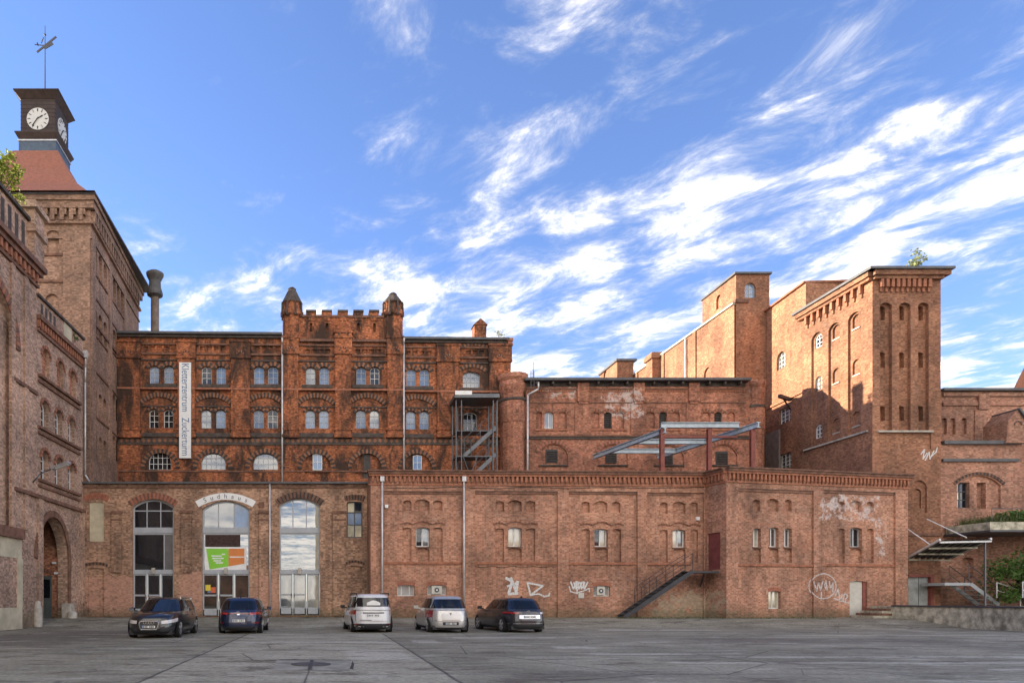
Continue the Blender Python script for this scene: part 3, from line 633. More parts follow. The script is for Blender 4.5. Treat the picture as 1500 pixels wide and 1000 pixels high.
# ------------------------------------------------------------------ glazed annexe
def annexe():
    b = thing('annexe', (WN.P.x, WN.P.y, .37), 'low brown brick annexe with three tall arched glass entrances', 'building')
    W = WN; zt = W.px(330, 706)[1]
    big = [(194, 731, 254.5, 902), (296, 733, 365.5, 902), (409, 729.5, 468.5, 900)]
    hb = [hole(W, *q, .36, .22, False) for q in big]
    nic = [hole(W, 131, 735, 152.5, 792.5, .12, .06, False), hole(W, 129, 831, 152.5, 903, .15, .10), hole(W, 508, 828, 531, 900, .2, .10)]
    hwin = hole(W, 508, 734, 531, 787, .12, .2, False)
    m = MB(); wall_face(m, W, [(0, .1), (W.L, .1), (W.L, zt - .1), (0, zt - .1)], hb + nic + [hwin])
    m.build('wall', 'b_annex', b)
    n = nic[0]; m = MB(); m.poly([W.pt(*q, -.06) for q in n['poly']]); m.build('plaster_panel', 'plaster', b)
    pxring(W, 126, 157, 734.5, 730, 8.5, b, .03, 16, ('vous_r', 'trim'))
    pxring(W, 124, 157, 830, 826.5, 4, b, .03, 14, ('trim_d', 'vous_d'))
    pxring(W, 506, 533, 827.5, 823.5, 3.5, b, .02, 14, ('trim_d', 'vous_d'))
    pxring(W, 506, 533, 734, 732, 8, b, .02, 14, ('trim_d', 'vous_d'))
    for (x0, y0, x1, y1), mt in zip(big, (('trim_d', 'vous_r'), ('white', 'stone'), ('trim_d', 'vous_d'))):
        if mt[0] == 'white': continue
        pxring(W, x0 - 1, x1 + 1, y0 + 10.5, y0 - .6, 9, b, .03, 26, mt)
    # painted arch with the lettering
    x0, y0, x1, y1 = big[1]; u0, u1 = W.u(291), W.u(370); zs = W.px(330, 742.5)[1]; zc = W.px(330, 731.5)[1]; hs = (u1 - u0) / 2; rise = zc - zs
    Rr = (hs * hs + rise * rise) / (2 * rise); c0 = (u0 + u1) / 2; zc0 = zs + rise - Rr; a = math.asin(hs / Rr); th = .38; m = MB(); n = 16
    for k in range(n):
        t0, t1 = -a + 2 * a * k / n, -a + 2 * a * (k + 1) / n
        q = [(c0 + r * math.sin(t), zc0 + r * math.cos(t)) for r, t in ((Rr, t0), (Rr, t1), (Rr + th, t1), (Rr + th, t0))]
        m.poly([W.pt(*p, .02) for p in q])
        m.poly([W.pt(*q[0], -.02), W.pt(*q[1], -.02), W.pt(*q[1], .02), W.pt(*q[0], .02)]); m.poly([W.pt(*q[3], .02), W.pt(*q[2], .02), W.pt(*q[2], -.02), W.pt(*q[3], -.02)])
    sg = m.build('painted_arch', 'white', b)
    for k, ch in enumerate('Sudhaus'):
        t = -a * .70 + 2 * a * .70 * k / 6; p = (c0 + (Rr + th * .5) * math.sin(t), zc0 + (Rr + th * .5) * math.cos(t))
        text_obj(ch, .36, 'textdark', sg, W.pt(*p, .026), (math.cos(t), 0, -math.sin(t)), (math.sin(t), 0, math.cos(t)), 'letter')
    # entrances: arched top light, big pane, door leaves
    tops = (['g_dark'] * 6, ['g_mid', 'g_mid', 'g_skytint'], ['g_mirror'] * 3); mids = ('g_dark', 'g_mirror', 'g_mirror')
    for i, ((x0, y0, x1, y1), h) in enumerate(zip(big, hb)):
        zt0 = W.px(330, 774)[1]; zm1 = W.px(330, 780)[1]; zm0 = W.px(330, 836)[1]; zd1 = W.px(330, 840)[1]
        hh = dict(h); hh['z0'] = zt0; hh['poly'] = arch_poly(h['u0'], h['u1'], zt0, h['z1'], h['rise'])
        window(hh, b, 2, (.62,) if i == 0 else (), 'framegrey', 'g_dark', .09, .06, True, panes=tops[i], name='fanlight')
        m = MB(); W.box(m, h['u0'], h['u1'], zm1, zt0, -.24, -.13); m.build('transom', 'framegrey', b); m = MB(); W.box(m, h['u0'], h['u1'], zd1, zm0, -.24, -.12); m.build('transom', 'framegrey', b)
        hm = dict(h); hm['z0'] = zm0; hm['z1'] = zm1; hm['rise'] = 0; hm['poly'] = arch_poly(h['u0'], h['u1'], zm0, zm1, 0)
        window(hm, b, (.75,) if i == 0 else (), (), 'framegrey', mids[i], .09, .06, True, panes=(['g_dark', 'g_mid'] if i == 0 else None), name='shop_window')
        w = (h['u1'] - h['u0']) / 3; zg = h['z0']
        for k in range(3):
            hd = dict(h); hd['u0'] = h['u0'] + k * w + .01; hd['u1'] = h['u0'] + (k + 1) * w - .01; hd['z0'] = zg - .03; hd['z1'] = zd1; hd['rise'] = 0; hd['poly'] = arch_poly(hd['u0'], hd['u1'], hd['z0'], zd1, 0)
            dl = window(hd, b, (), (.17, .50) if k < 2 else (.17,), 'framegrey', 'g_dark' if i < 2 else 'g_mid', .08, .10, name='door')
            m = MB(); W.box(m, hd['u0'] + .02, hd['u1'] - .02, hd['z0'], hd['z0'] + .40, -.215, -.17); m.build('kick_panel', 'framegrey', dl)
            if k < 2: m = MB(); W.box(m, hd['u1'] - .09 if k == 0 else hd['u0'] + .05, hd['u1'] - .05 if k == 0 else hd['u0'] + .09, zg + 1.0, zg + 1.22, -.17, -.11); m.build('handle', 'steel', dl)
        m = MB(); uc = W.u((x0 + x1) / 2); W.box(m, uc - .09, uc + .09, zm0 - .14, zm0 + .18, -.12, .03); m.build('door_lamp', 'stone', b)
    window(hwin, b, 1, (.36, .7), 'framedark', 'g_mirror', .06, .06, True, panes=['g_mirror', 'g_skytint', 'g_cream', 'g_cream', 'g_skytint', 'g_dark'])
    # pilasters with caps
    for x0, x1, y0, y1 in ((164, 178, 752, 838), (266, 281, 751, 838), (380, 394, 752, 901), (488, 506, 752, 901)):
        m = MB(); W.pbox(m, x0, y0, x1, y1, -.05, .09); p = m.build('pilaster', 'b_annex', b)
        m = MB(); W.pbox(m, x0 - 1.5, y0 - 3.5, x1 + 1.5, y0, -.05, .15); W.pbox(m, x0 - 1, y0 + 8, x1 + 1, y0 + 10, -.05, .12); m.build('cap', 'trim_d', p)
    band(W, 123, 712, 537, 714.5, .05, b, 'trim_d')
    m = MB(); W.box(m, 0, W.L, zt - .10, zt, -.5, .22); m.build('gutter', 'roofmetal', b)
    roof_sheet([(W.P.x - .1, W.P.y + .3, zt - .05), (W.Q.x, W.Q.y + .3, zt - .05), (W.Q.x, 47, zt + .1), (W.P.x - .1, 47, zt + .1)], b)
    u, z = W.px(395.5, 707); pipe(b, [W.pt(u, z, .13), W.pt(u, .42, .10)], .05)
    m = MB(); W.pbox(m, 491.5, 853.5, 503, 857.5, .0, .02); m.build('name_plate', 'white', b)
    m = MB(); W.pbox(m, 379, 735, 387, 743, .0, .06); m.build('wall_box', 'trim_d', b)
    m = MB(); W.box(m, -.2, W.L, .1, .42, -.1, .05); m.build('plinth', 'trim_d', b)
    return b, zt
BN, ZN = annexe()
# poster and curtain behind the middle entrance glass, flyers on the door
def posters():
    W = WN
    def sheet(name, pts, mat, lab, cat, o=-.195):
        m = MB(); q = [W.px(x, y, o) for x, y in pts]
        m.poly([W.pt(*p, o) for p in q]); m.poly([W.pt(*p, o - .004) for p in reversed(q)])
        for i in range(len(q)): a, c = q[i], q[(i + 1) % len(q)]; m.poly([W.pt(*a, o), W.pt(*a, o - .004), W.pt(*c, o - .004), W.pt(*c, o)])
        return tag(m.build(name, mat), lab, cat)
    sheet('curtain', [(300.5, 800.5), (352, 800.5), (352, 781.5), (300.5, 781.5)], 'curtain', 'dark brown curtain across top of middle entrance window', 'curtain')
    sheet('poster_backing', [(300, 835), (361, 835), (361, 801), (300, 801)], 'white', 'white poster backing behind green and orange poster', 'poster', -.197)
    p = sheet('poster', [(307, 833.5), (334.5, 829), (334.5, 803), (302, 803)], 'green', 'bright green slanted poster panel in entrance window', 'poster', -.19)
    sheet('poster', [(334.7, 829), (358, 825), (358, 803), (334.7, 803)], 'orange', 'orange poster panel beside the green one in entrance window', 'poster', -.19)
    for k, (x0, x1, y) in enumerate(((309, 324, 813.5), (310, 327, 817), (312, 323, 820.5), (315, 326, 823.5), (324, 329, 811))):
        m = MB(); W.pbox(m, x0, y - .9, x1, y + .9, -.19, -.186); m.build('white_print', 'white', p)
    m = MB(); W.pbox(m, 336, 814.2, 357, 815.8, -.19, -.186); m.build('white_print', 'white', p)
    for nme, x0, y0, x1, y1, mt, lb in (('flyer', 301, 856, 308.5, 864.5, 'yellow', 'yellow flyer stuck on glass entrance door'), ('flyer', 308.7, 859.5, 316, 867.5, 'red', 'orange red flyer stuck on glass entrance door'), ('flyer', 304, 864.7, 308.5, 867.5, 'textblue', 'small blue flyer under the yellow flyer')):
        sheet(nme, [(x0, y1), (x1, y1), (x1, y0), (x0, y0)], mt, lb, 'flyer', -.186)
posters()
# ------------------------------------------------------------------ tall main building
def main_building():
    W = WM; b = thing('malthouse', (W.P.x, W.P.y, .37), 'tall sooty red brick malthouse with castle-like gable and corner turrets', 'building')
    zt = W.px(300, 491)[1]; zc = W.px(500, 463)[1]
    holes = []; wins = []
    def H(x0, y0, x1, y1, rise, dep=.22, back=False):
        h = hole(W, x0, y0, x1, y1, rise, dep, back); holes.append(h); return h
    tiers = []
    pairs = [(218.7, 233, 240, 254.3, 0), (295, 310, 316.7, 331, 1), (372, 387, 392.5, 407.5, 1), (448, 462, 468, 482, 2), (522, 536.5, 542, 556, 2), (595.5, 609.5, 615, 629, 5)]
    for a, c, d, e, dy in pairs:
        for x0, x1 in ((a, c), (d, e)):
            wins.append((H(x0, 535.5 + dy * .9, x1, 561.5 + dy * .7, .55), 'g_skytint', 1, (.36, .68)))
            q = 'g_dark' if a < 220 else 'g_skytint'
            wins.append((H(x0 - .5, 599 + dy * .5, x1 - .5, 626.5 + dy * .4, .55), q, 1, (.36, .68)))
    for x0, x1, q in ((217.5, 250.5, 'g_dark'), (294.5, 330.5, 'g_mid'), (371, 407.5, 'g_skytint')):
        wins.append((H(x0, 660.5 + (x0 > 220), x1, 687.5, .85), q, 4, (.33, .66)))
    blind = []
    for x0, x1, y in ((447.5, 484, 658), (520.5, 556, 658), (598, 634, 659)):
        blind.append(H(x0, y, x1, 700, .9, .12, True))
    wins.append((H(678, 544, 703.5, 567.5, .35), 'g_mid', 3, (.36, .68)))
    wins.append((H(679, 603, 699, 632, .4), 'g_dark', 2, (.5,)))
    for x0 in (204, 287, 367):                       # sunken blocks of the frieze
        for k in range(4): H(x0 + 6 + k * 10, 507, x0 + 13 + k * 10, 514, 0, .10, True)
    for x0 in (446, 520):
        for k in range(4): H(x0 + k * 10, 511.5, x0 + 8 + k * 10, 517.5, 0, .10, True)
    for k in range(4): H(594.5 + k * 10, 514, 601.5 + k * 10, 519.5, 0, .10, True)
    for k in range(3): H(683 + k * 9.5, 513, 690 + k * 9.5, 519, 0, .10, True)
    uL, uR = W.u(414), W.u(590); ue = W.L
    out = [(0, 4), (ue, 4), (ue, zt - .05), (uR, zt - .05), (uR, zc), (uL, zc), (uL, zt - .05), (0, zt - .05)]
    for x in (455.5, 479, 501.5, 525, 548.5): H(x - 2, 473, x + 2, 486, .9, .18, True)
    m = MB(); wall_face(m, W, out, holes)
    plainwalls(m, [(W.Q.x, W.Q.y), (W.Q.x, 58), (W.P.x - 1, 58)], 4, zt - .05)
    a, c = W.pt(uL, zc, -.5), W.pt(uR, zc, -.5); m.poly([a, c, (c[0], c[1], zt - .1), (a[0], a[1], zt - .1)])
    m.poly([W.pt(uL, zc), W.pt(uR, zc), c, a])
    for u in (uL, uR): m.poly([W.pt(u, zt - .1), W.pt(u, zc), W.pt(u, zc, -.5), W.pt(u, zt - .1, -.5)])
    m.build('wall', 'b_main', b)
    # openings inside the blind arches
    for x0, x1, y0, y1, q in ((458, 472, 664, 688, 'g_skytint'), (605, 618, 666, 688, 'g_skytint')):
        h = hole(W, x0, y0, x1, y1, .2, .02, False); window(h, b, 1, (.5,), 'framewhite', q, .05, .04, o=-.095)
    h = hole(W, 533, 664, 543, 700, 0, .02, False); m = MB(); m.poly([W.pt(*q, -.112) for q in h['poly']]); m.build('doorway', 'louvre', b)
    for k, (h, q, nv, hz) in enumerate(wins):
        if q == 'g_skytint': q = ('g_skytint', 'g_skytint2', 'g_skytint', 'g_skytint2', 'g_mid', 'g_skytint', 'g_dark')[(k * 5) % 7]
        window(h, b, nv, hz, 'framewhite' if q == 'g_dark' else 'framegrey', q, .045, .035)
    # brick arches
    for a, c, d, e, dy in pairs:
        for x0, x1 in ((a, c), (d, e)):
            pxring(W, x0 - 1, x1 + 1, 540.5 + dy * .9, 535 + dy * .9, 6.2, b, .05, 9)
            pxring(W, x0 - 1.5, x1 + .5, 603.5 + dy * .5, 598.5 + dy * .5, 3.6, b, .05, 9)
        pxring(W, a - 10, e + 6, 593 + dy * .5, 581.5 + dy * .6, 7, b, .09, 25)
        m = MB(); W.pbox(m, a - 6, 562.5 + dy * .7, e + 5, 567.2 + dy * .7, -.05, .10); m.build('sill', 'soot', b)
        m = MB(); W.pbox(m, a - 9, 634 + dy * .3, e + 6, 640 + dy * .3, -.05, .10); m.build('sill', 'soot', b)
        pxring(W, a - 6.5, e + 3.5, 686, 654.5 + dy * .5, 6.2, b, .07, 27)
    pxring(W, 672, 711, 546, 538, 5.5, b, .06, 17); pxring(W, 674, 714, 513, 506, 5, b, .05, 17); pxring(W, 674, 704, 608, 600, 4, b, .05, 13)
    m = MB(); W.pbox(m, 673, 568.5, 708, 573, -.05, .10); m.build('sill', 'soot', b)
    # pilasters: shaft, corbelled head and foot
    for x0, x1, yt in ((173, 206, 494), (261, 286, 494), (339, 366, 494), (415, 437, 488), (491, 514, 488), (567, 589, 488), (640, 671, 499), (716, 747, 499)):
        m = MB(); W.pbox(m, x0, yt + 32, x1, 641, -.05, .22); p = m.build('pilaster', 'b_main', b)
        m = MB(); W.pbox(m, x0 - 1.2, yt + 8, x1 + 1.2, yt + 30, -.05, .30); W.pbox(m, x0 - 2.2, yt + 6.5, x1 + 2.2, yt + 9.5, -.05, .36); W.pbox(m, x0 - 1.6, yt + 30, x1 + 1.6, yt + 32.5, -.05, .32); m.build('pilaster_head', 'b_main', p)
        m = MB(); W.pbox(m, x0 - 1.5, 628, x1 + 1.5, 631, -.05, .27); W.pbox(m, x0 - 1.8, 637, x1 + 1.8, 641.5, -.05, .3); m.build('pilaster_foot', 'b_main', p)
        ua, ub = W.u(x0), W.u(x1); uc = (ua + ub) / 2
        ring(W, uc, .2, W.px((x0 + x1) / 2, yt + 28)[1],   .2, .09, .10, .325, p, 9, ('vous_d', 'trim'))
    # string courses and the diamond frieze
    for x0, x1 in ((173, 413), (416, 590), (592, 747)):
        dy = {173: 0, 416: 1.5, 592: 4}[x0]
        band(W, x0, 569 + dy, x1, 571.5 + dy, .245, b, 'trim'); band(W, x0, 517.5 + dy * 1.3, x1, 520 + dy * 1.3, .10, b, 'trim_d'); band(W, x0, 503.5 + dy * 1.2, x1, 505.5 + dy * 1.2, .09, b, 'trim_d')
        band(W, x0, 527 + dy, x1, 528.8 + dy, .085, b, 'soot'); band(W, x0, 594.5 + dy * .6, x1, 596 + dy * .6, .075, b, 'soot'); band(W, x0, 649.5, x1, 651.5, .06, b, 'soot')
        band(W, x0, 641.5 + dy * .3, x1, 649 + dy * .2, .03, b, 'soot'); band(W, x0, 689, x1, 691, .05, b, 'trim_d')
        m = MB(); x = x0 + 5
        while x < x1 - 4:
            uc, zz = W.px(x, 645 + dy * .2); r = .145
            m.poly([W.pt(uc - r, zz, .036), W.pt(uc, zz - r, .036), W.pt(uc + r, zz, .036), W.pt(uc, zz + r, .036)])
            for i in range(4):
                q = [(uc - r, zz), (uc, zz - r), (uc + r, zz), (uc, zz + r)]; m.poly([W.pt(*q[i], .02), W.pt(*q[(i + 1) % 4], .02), W.pt(*q[(i + 1) % 4], .036), W.pt(*q[i], .036)])
            x += 8
        tag(m.build('diamond_frieze', 'vous_l', b), kind='stuff')
    # eaves
    for x0, x1, y0 in ((171, 413.5, 488), (591.5, 744, 496)):
        m = MB(); W.pbox(m, x0, y0, x1, y0 + 3.2, -1.2, .35); m.build('eaves', 'roofmetal', b)
        m = MB(); W.pbox(m, x0 + 1, y0 + 3.4, x1 - 1, y0 + 7, -.1, .17); m.build('cornice', 'soot', b)
    m = MB(); W.pbox(m, 416, 498, 590, 501.5, -.05, .2); W.pbox(m, 442, 462, 562, 465, -.55, .08); m.build('cornice', 'trim_d', b)
    roof_sheet([W.pt(0, zt + .15, -.3), W.pt(ue, zt - .15, -.3), (W.Q.x, 58, zt + .1), (W.P.x - 1, 58, zt + .3)], b)
    # battlements of the gable
    for x in (449, 472, 495.4, 518.2, 541):
        m = MB(); W.pbox(m, x, 457.5, x + 13.5, 463, -.5, .10); W.pbox(m, x + 2, 462.8, x + 11.5, 470, -.02, .06); q = m.build('merlon', 'b_main', b)
        m = MB(); W.pbox(m, x - .8, 455, x + 14.3, 457.6, -.56, .16); m.build('coping', 'soot', q)
    # niche gable in the middle
    m = MB(); W.pbox(m, 490, 488, 515, 512, -.05, .25); (ua, za), (ub, zb) = W.px(488, 489), W.px(517, 482); um = (ua + ub) / 2
    m.hexa([W.pt(ua, za, .32), W.pt(ub, za, .32), W.pt(ub, za, -.05), W.pt(ua, za, -.05), W.pt(um - .03, za + .85, .32), W.pt(um + .03, za + .85, .32), W.pt(um + .03, za + .85, -.05), W.pt(um - .03, za + .85, -.05)])
    m.build('niche_gable', 'b_main', b)
    ring(W, um, .34, W.px(502, 497)[1], .34, .12, .2, .29, b, 11)
    # corner turrets
    for x, yt, ya in ((427.5, 422, 419), (576, 431, 427)):
        uc, z0 = W.px(x, 500); z1 = W.px(x, 462)[1]; c = W.pt(uc, 0, -.25); za = W.px(x, ya)[1]; k = 8
        m = MB(); m.lathe([(.50, z0 - .3), (.66, z0 + .1), (.62, z0 + .25), (.62, z1 - .1), (.78, z1 + .02), (.78, z1 + .3), (.66, z1 + .36), (.64, z1 + .75), (.72, z1 + .85)], c[0], c[1], k); t = m.build('turret', 'b_main', b)
        m = MB(); m.lathe([(.74, z1 + .85), (.70, z1 + .95), (.45, z1 + .95 + (za - z1 - 1) * .5), (.26, za - .15), (.30, za - .12), (.16, za)], c[0], c[1], k); m.build('turret_cap', 'soot', t)
        m = MB()
        for i in range(8):
            an = math.pi * (i + .5) / 4; m.tube((c[0] + .70 * math.cos(an), c[1] + .70 * math.sin(an), z1 - .1), (c[0] + .70 * math.cos(an), c[1] + .70 * math.sin(an), z1 + .9), .09, .05, 6)
        m.build('turret_post', 'soot', t)
    # right end cap, small chimney
    m = MB(); W.pbox(m, 741, 497, 750, 501, -.8, .3); W.pbox(m, 743, 501, 749.5, 508, -.6, .22); m.build('end_cap', 'trim', b)
    m = MB(); c = P3(701.5, 484, 48.5); m.box(c.x - .42, c.x + .42, 48, 48.8, zt - .2, c.z + .2); m.hexa([(c.x - .5, 47.95, c.z + .2), (c.x + .5, 47.95, c.z + .2), (c.x + .5, 48.85, c.z + .2), (c.x - .5, 48.85, c.z + .2), (c.x - .04, 47.95, c.z + .62), (c.x + .04, 47.95, c.z + .62), (c.x + .04, 48.85, c.z + .62), (c.x - .04, 48.85, c.z + .62)])
    m.build('chimney', 'b_main', b)
    for x in (413.6, 591): u, z = W.px(x, 497); pipe(b, [W.pt(u, z, .34), W.pt(u, z - .4, .22), W.pt(u, 8.1, .22)], .06)
    return b, zt
BM, ZM = main_building()
# banner
def banner():
    W = WM; (u0, z0), (u1, z1) = W.px(263.7, 672), W.px(281, 533)
    t = thing('banner', W.pt((u0 + u1) / 2, z0, .3), 'long white vertical banner with blue lettering on the sooty brick facade', 'banner')
    m = MB(); W.box(m, u0, u1, z0, z1, .28, .31); m.build('cloth', 'white', t)
    for f in (.27, .52, .74):
        m = MB(); W.box(m, u0 - .05, u1 + .05, z0 + (z1 - z0) * f, z0 + (z1 - z0) * f + .05, .1, .285); m.build('bracket', 'steel', t)
    for wd_, yc in (('Kletterzentrum', 569.5), ('Zuckerturm', 641)): text_obj(wd_, .70, 'textblue', t, W.pt((u0 + u1) / 2, W.px(272, yc)[1], .318), (0, 0, -1), (1, 0, 0), squeeze=.74)
banner()
# vent stack behind the roof
def vent():
    c = P3(227, 488, 50); t = thing('vent_stack', (c.x, 50, ZM), 'round metal vent stack with two flared collars behind roof edge', 'chimney')
    z = lambda y: P3(227, y, 50).z
    m = MB(); m.lathe([(.30, ZM - .3), (.30, z(433))], c.x, 50, 18); m.build('pipe', plain('rusty_pipe', (.20, .15, .11), .7, .2, .45, 2), t, True)
    m = MB(); m.lathe([(.30, z(436)), (.56, z(433)), (.58, z(430)), (.44, z(421)), (.42, z(412)), (.62, z(404)), (.64, z(401)), (.40, z(398)), (.1, z(396.5))], c.x, 50, 18); m.build('cowl', plain('grey_cowl', (.10, .095, .09), .7, .2, .3, 2), t)
vent()

# ------------------------------------------------------------------ middle wing with the round corner turret
def mid_wing():
    W = WW; b = thing('middle_wing', (W.P.x, W.P.y, .37), 'three-bay brick wing with louvred windows between round corner turrets', 'building')
    zt = W.px(930, 560)[1]; hs = []; wi = []
    tops = [((785.5, 793.5), (797.7, 811), (817, 830)), ((866.6, 878), (884.8, 896.5), (902.5, 914)), ((945.5, 959), (965.7, 977.4), (982.6, 995.6)), ((1027.5, 1040), (1046.3, 1058), (1065, 1076.7))]
    for k, tr3 in enumerate(tops):
        for j, (x0, x1) in enumerate(tr3):
            h = hole(W, x0, 603, x1, 627.5, .5, .12 if j != 1 else .2, j != 1); hs.append(h)
            if j == 1: wi.append((h, 'white' if k == 0 else 'l'))
    lows = [(789.5, 832, 650, 800, 817.5, 657.5, 677.5), (876, 919.5, 651, 887.5, 904, 658, 678), (958, 1002, 652, 970, 986.5, 660, 679), (1038, 1080, 651, 1049.5, 1067, 660, 679.5)]
    bl = []
    for x0, x1, y, a, c, d, e in lows: h = hole(W, x0, y, x1, 684, .75, .10, True); hs.append(h); bl.append(hole(W, a, d, c, e, 0, .01, False))
    m = MB(); wall_face(m, W, [(0, 4), (W.L, 4), (W.L, zt), (0, zt)], hs); plainwalls(m, [(W.Q.x, W.Q.y), (W.Q.x, 56), (W.P.x, 56)], 4, zt)
    m.build('wall', 'b_mid', b)
    def louvre(h, o):
        mm = MB(); n = 7
        f = h['W'].box
        f(mm, h['u0'], h['u0'] + .06, h['z0'], h['z1'] - .08, o, o + .05); f(mm, h['u1'] - .06, h['u1'], h['z0'], h['z1'] - .08, o, o + .05)
        mm.poly([h['W'].pt(*q, o + .004) for q in h['poly']])
        l = mm.build('louvred_window', 'louvre', b)
        for k in range(n):
            z = h['z0'] + (h['z1'] - h['z0'] - .1) * (k + .3) / n; mm = MB(); w = h['W']
            mm.hexa([w.pt(h['u0'] + .05, z, o + .07), w.pt(h['u1'] - .05, z, o + .07), w.pt(h['u1'] - .05, z + .06, o + .01), w.pt(h['u0'] + .05, z + .06, o + .01), w.pt(h['u0'] + .05, z + .02, o + .075), w.pt(h['u1'] - .05, z + .02, o + .075), w.pt(h['u1'] - .05, z + .08, o + .015), w.pt(h['u0'] + .05, z + .08, o + .015)])
            mm.build('slat', 'louvre', l)
    for h, q in wi:
        if q == 'white': window(h, b, 1, (), 'framewhite', 'g_mid', .06, .05)
        else: louvre(h, -.2)
    for h in bl: louvre(h, -.10)
    for x0, x1, y, a, c, d, e in lows:
        pxring(W, x0 - 1, x1 + 1, y + 13, y - 1, 5, b, .05, 23, ('trim_d', 'vous_r'))
        band(W, x0, 680.5, x1, 682.5, .07, b, 'soot')
    for tr3 in tops: band(W, tr3[0][0] - 2, 628, tr3[2][1] + 3, 630.5, .06, b, 'trim'); [pxring(W, x0 - 1, x1 + 1, 606, 602, 4, b, .03, 9, ('trim_d', 'trim')) for x0, x1 in tr3]
    for x0, x1 in ((845, 862), (927, 943), (1008, 1023)):
        m = MB(); W.pbox(m, x0, 561, x1, 588, -.05, .16); W.pbox(m, x0 + 2, 588, x1 - 2, 592, -.05, .11); W.pbox(m, x0 - 3, 592, x1 + 3, 636, -.05, .05); m.build('pilaster', 'b_mid', b)
    band(W, 770, 637.5, 1116, 639.5, .14, b, 'trim_d'); band(W, 770, 640, 1116, 643, .08, b, 'soot')
    for x0, x1 in ((771, 844), (863, 926), (944, 1007), (1024, 1092)):
        band(W, x0, 569, x1, 570.5, .06, b, 'trim_d'); band(W, x0, 589, x1, 590.3, .05, b, 'trim_d')
        m = MB(); n = int((x1 - x0) / 3.2)
        for k in range(n): W.pbox(m, x0 + k * 3.2 + .6, 571, x0 + k * 3.2 + 2.2, 574, -.02, .05)
        tag(m.build('dentil_course', 'trim', b), kind='stuff')
        for k in range(3):
            m = MB(); xx = x0 + (x1 - x0) * (k + .5) / 3; W.pbox(m, xx - 1.2, 560.5, xx + 1.2, 564.5, -.05, .4); m.build('rafter_end', 'soot', b)
    m = MB(); W.pbox(m, 766, 556.5, 1094, 560, -2., .55); m.build('eaves', 'roofmetal', b)
    m = MB(); W.pbox(m, 768, 560.2, 1092, 566, -.1, .025); m.build('eaves_board', 'soot', b)
    roof_sheet([W.pt(0, zt + .12, -.5), W.pt(W.L, zt + .05, -.5), (W.Q.x, 56, zt + .3), (W.P.x, 56, zt + .3)], b)
    # round corner turrets
    for x, ya, yb, r, D in ((751, 545, 690, .84, 46.1), (1104, 556, 640, .6, 46.0)):
        c = P3(x, 600, D); z = lambda y: P3(x, y, D - r).z
        m = MB(); m.lathe([(r, 4), (r, z(ya + 72)), (r + .05, z(ya + 70)), (r + .05, z(ya + 40)), (r * .9, z(ya + 38)), (r * .92, z(ya + 30)), (r * 1.12, z(ya + 17)), (r * 1.05, z(ya + 10)), (r * 1.2, z(ya + 6)), (r * 1.2, z(ya)), (r * .7, z(ya - 2))], c.x, D, 14); t = m.build('corner_turret', 'b_mid', b)
        m = MB(); m.lathe([(r * 1.0, z(ya + 41)), (r * 1.14, z(ya + 39)), (r * 1.14, z(ya + 36)), (r * .95, z(ya + 35))], c.x, D, 14); m.build('collar', 'soot', t)
    # pipes and ladder at the left turret
    u, z = W.px(786, 562); u2 = W.u(771.5); pipe(b, [W.pt(u, z, .4), W.pt(u, W.px(786, 572)[1], .4), W.pt(u2, W.px(772, 580)[1], .25), W.pt(u2, 8, .2)], .06)
    m = MB()
    for dx in (774.5, 779): uu, zb = W.px(dx, 572); m.tube(W.pt(uu, zb, .5), W.pt(uu, zb + 1.15, .5), .02, n=6)
    for k in range(4): m.tube(W.pt(W.u(774.5), zb + .2 + k * .26, .5), W.pt(W.u(779), zb + .2 + k * .26, .5), .014, n=6)
    m.build('roof_ladder', 'steel', b)
    m = MB(); c = P3(781, 560, 46.5); m.tube(c, (c.x, c.y, c.z + 1.4), .025, n=6); m.build('aerial', 'steel', b)
    return b, zt
BW, ZW = mid_wing()

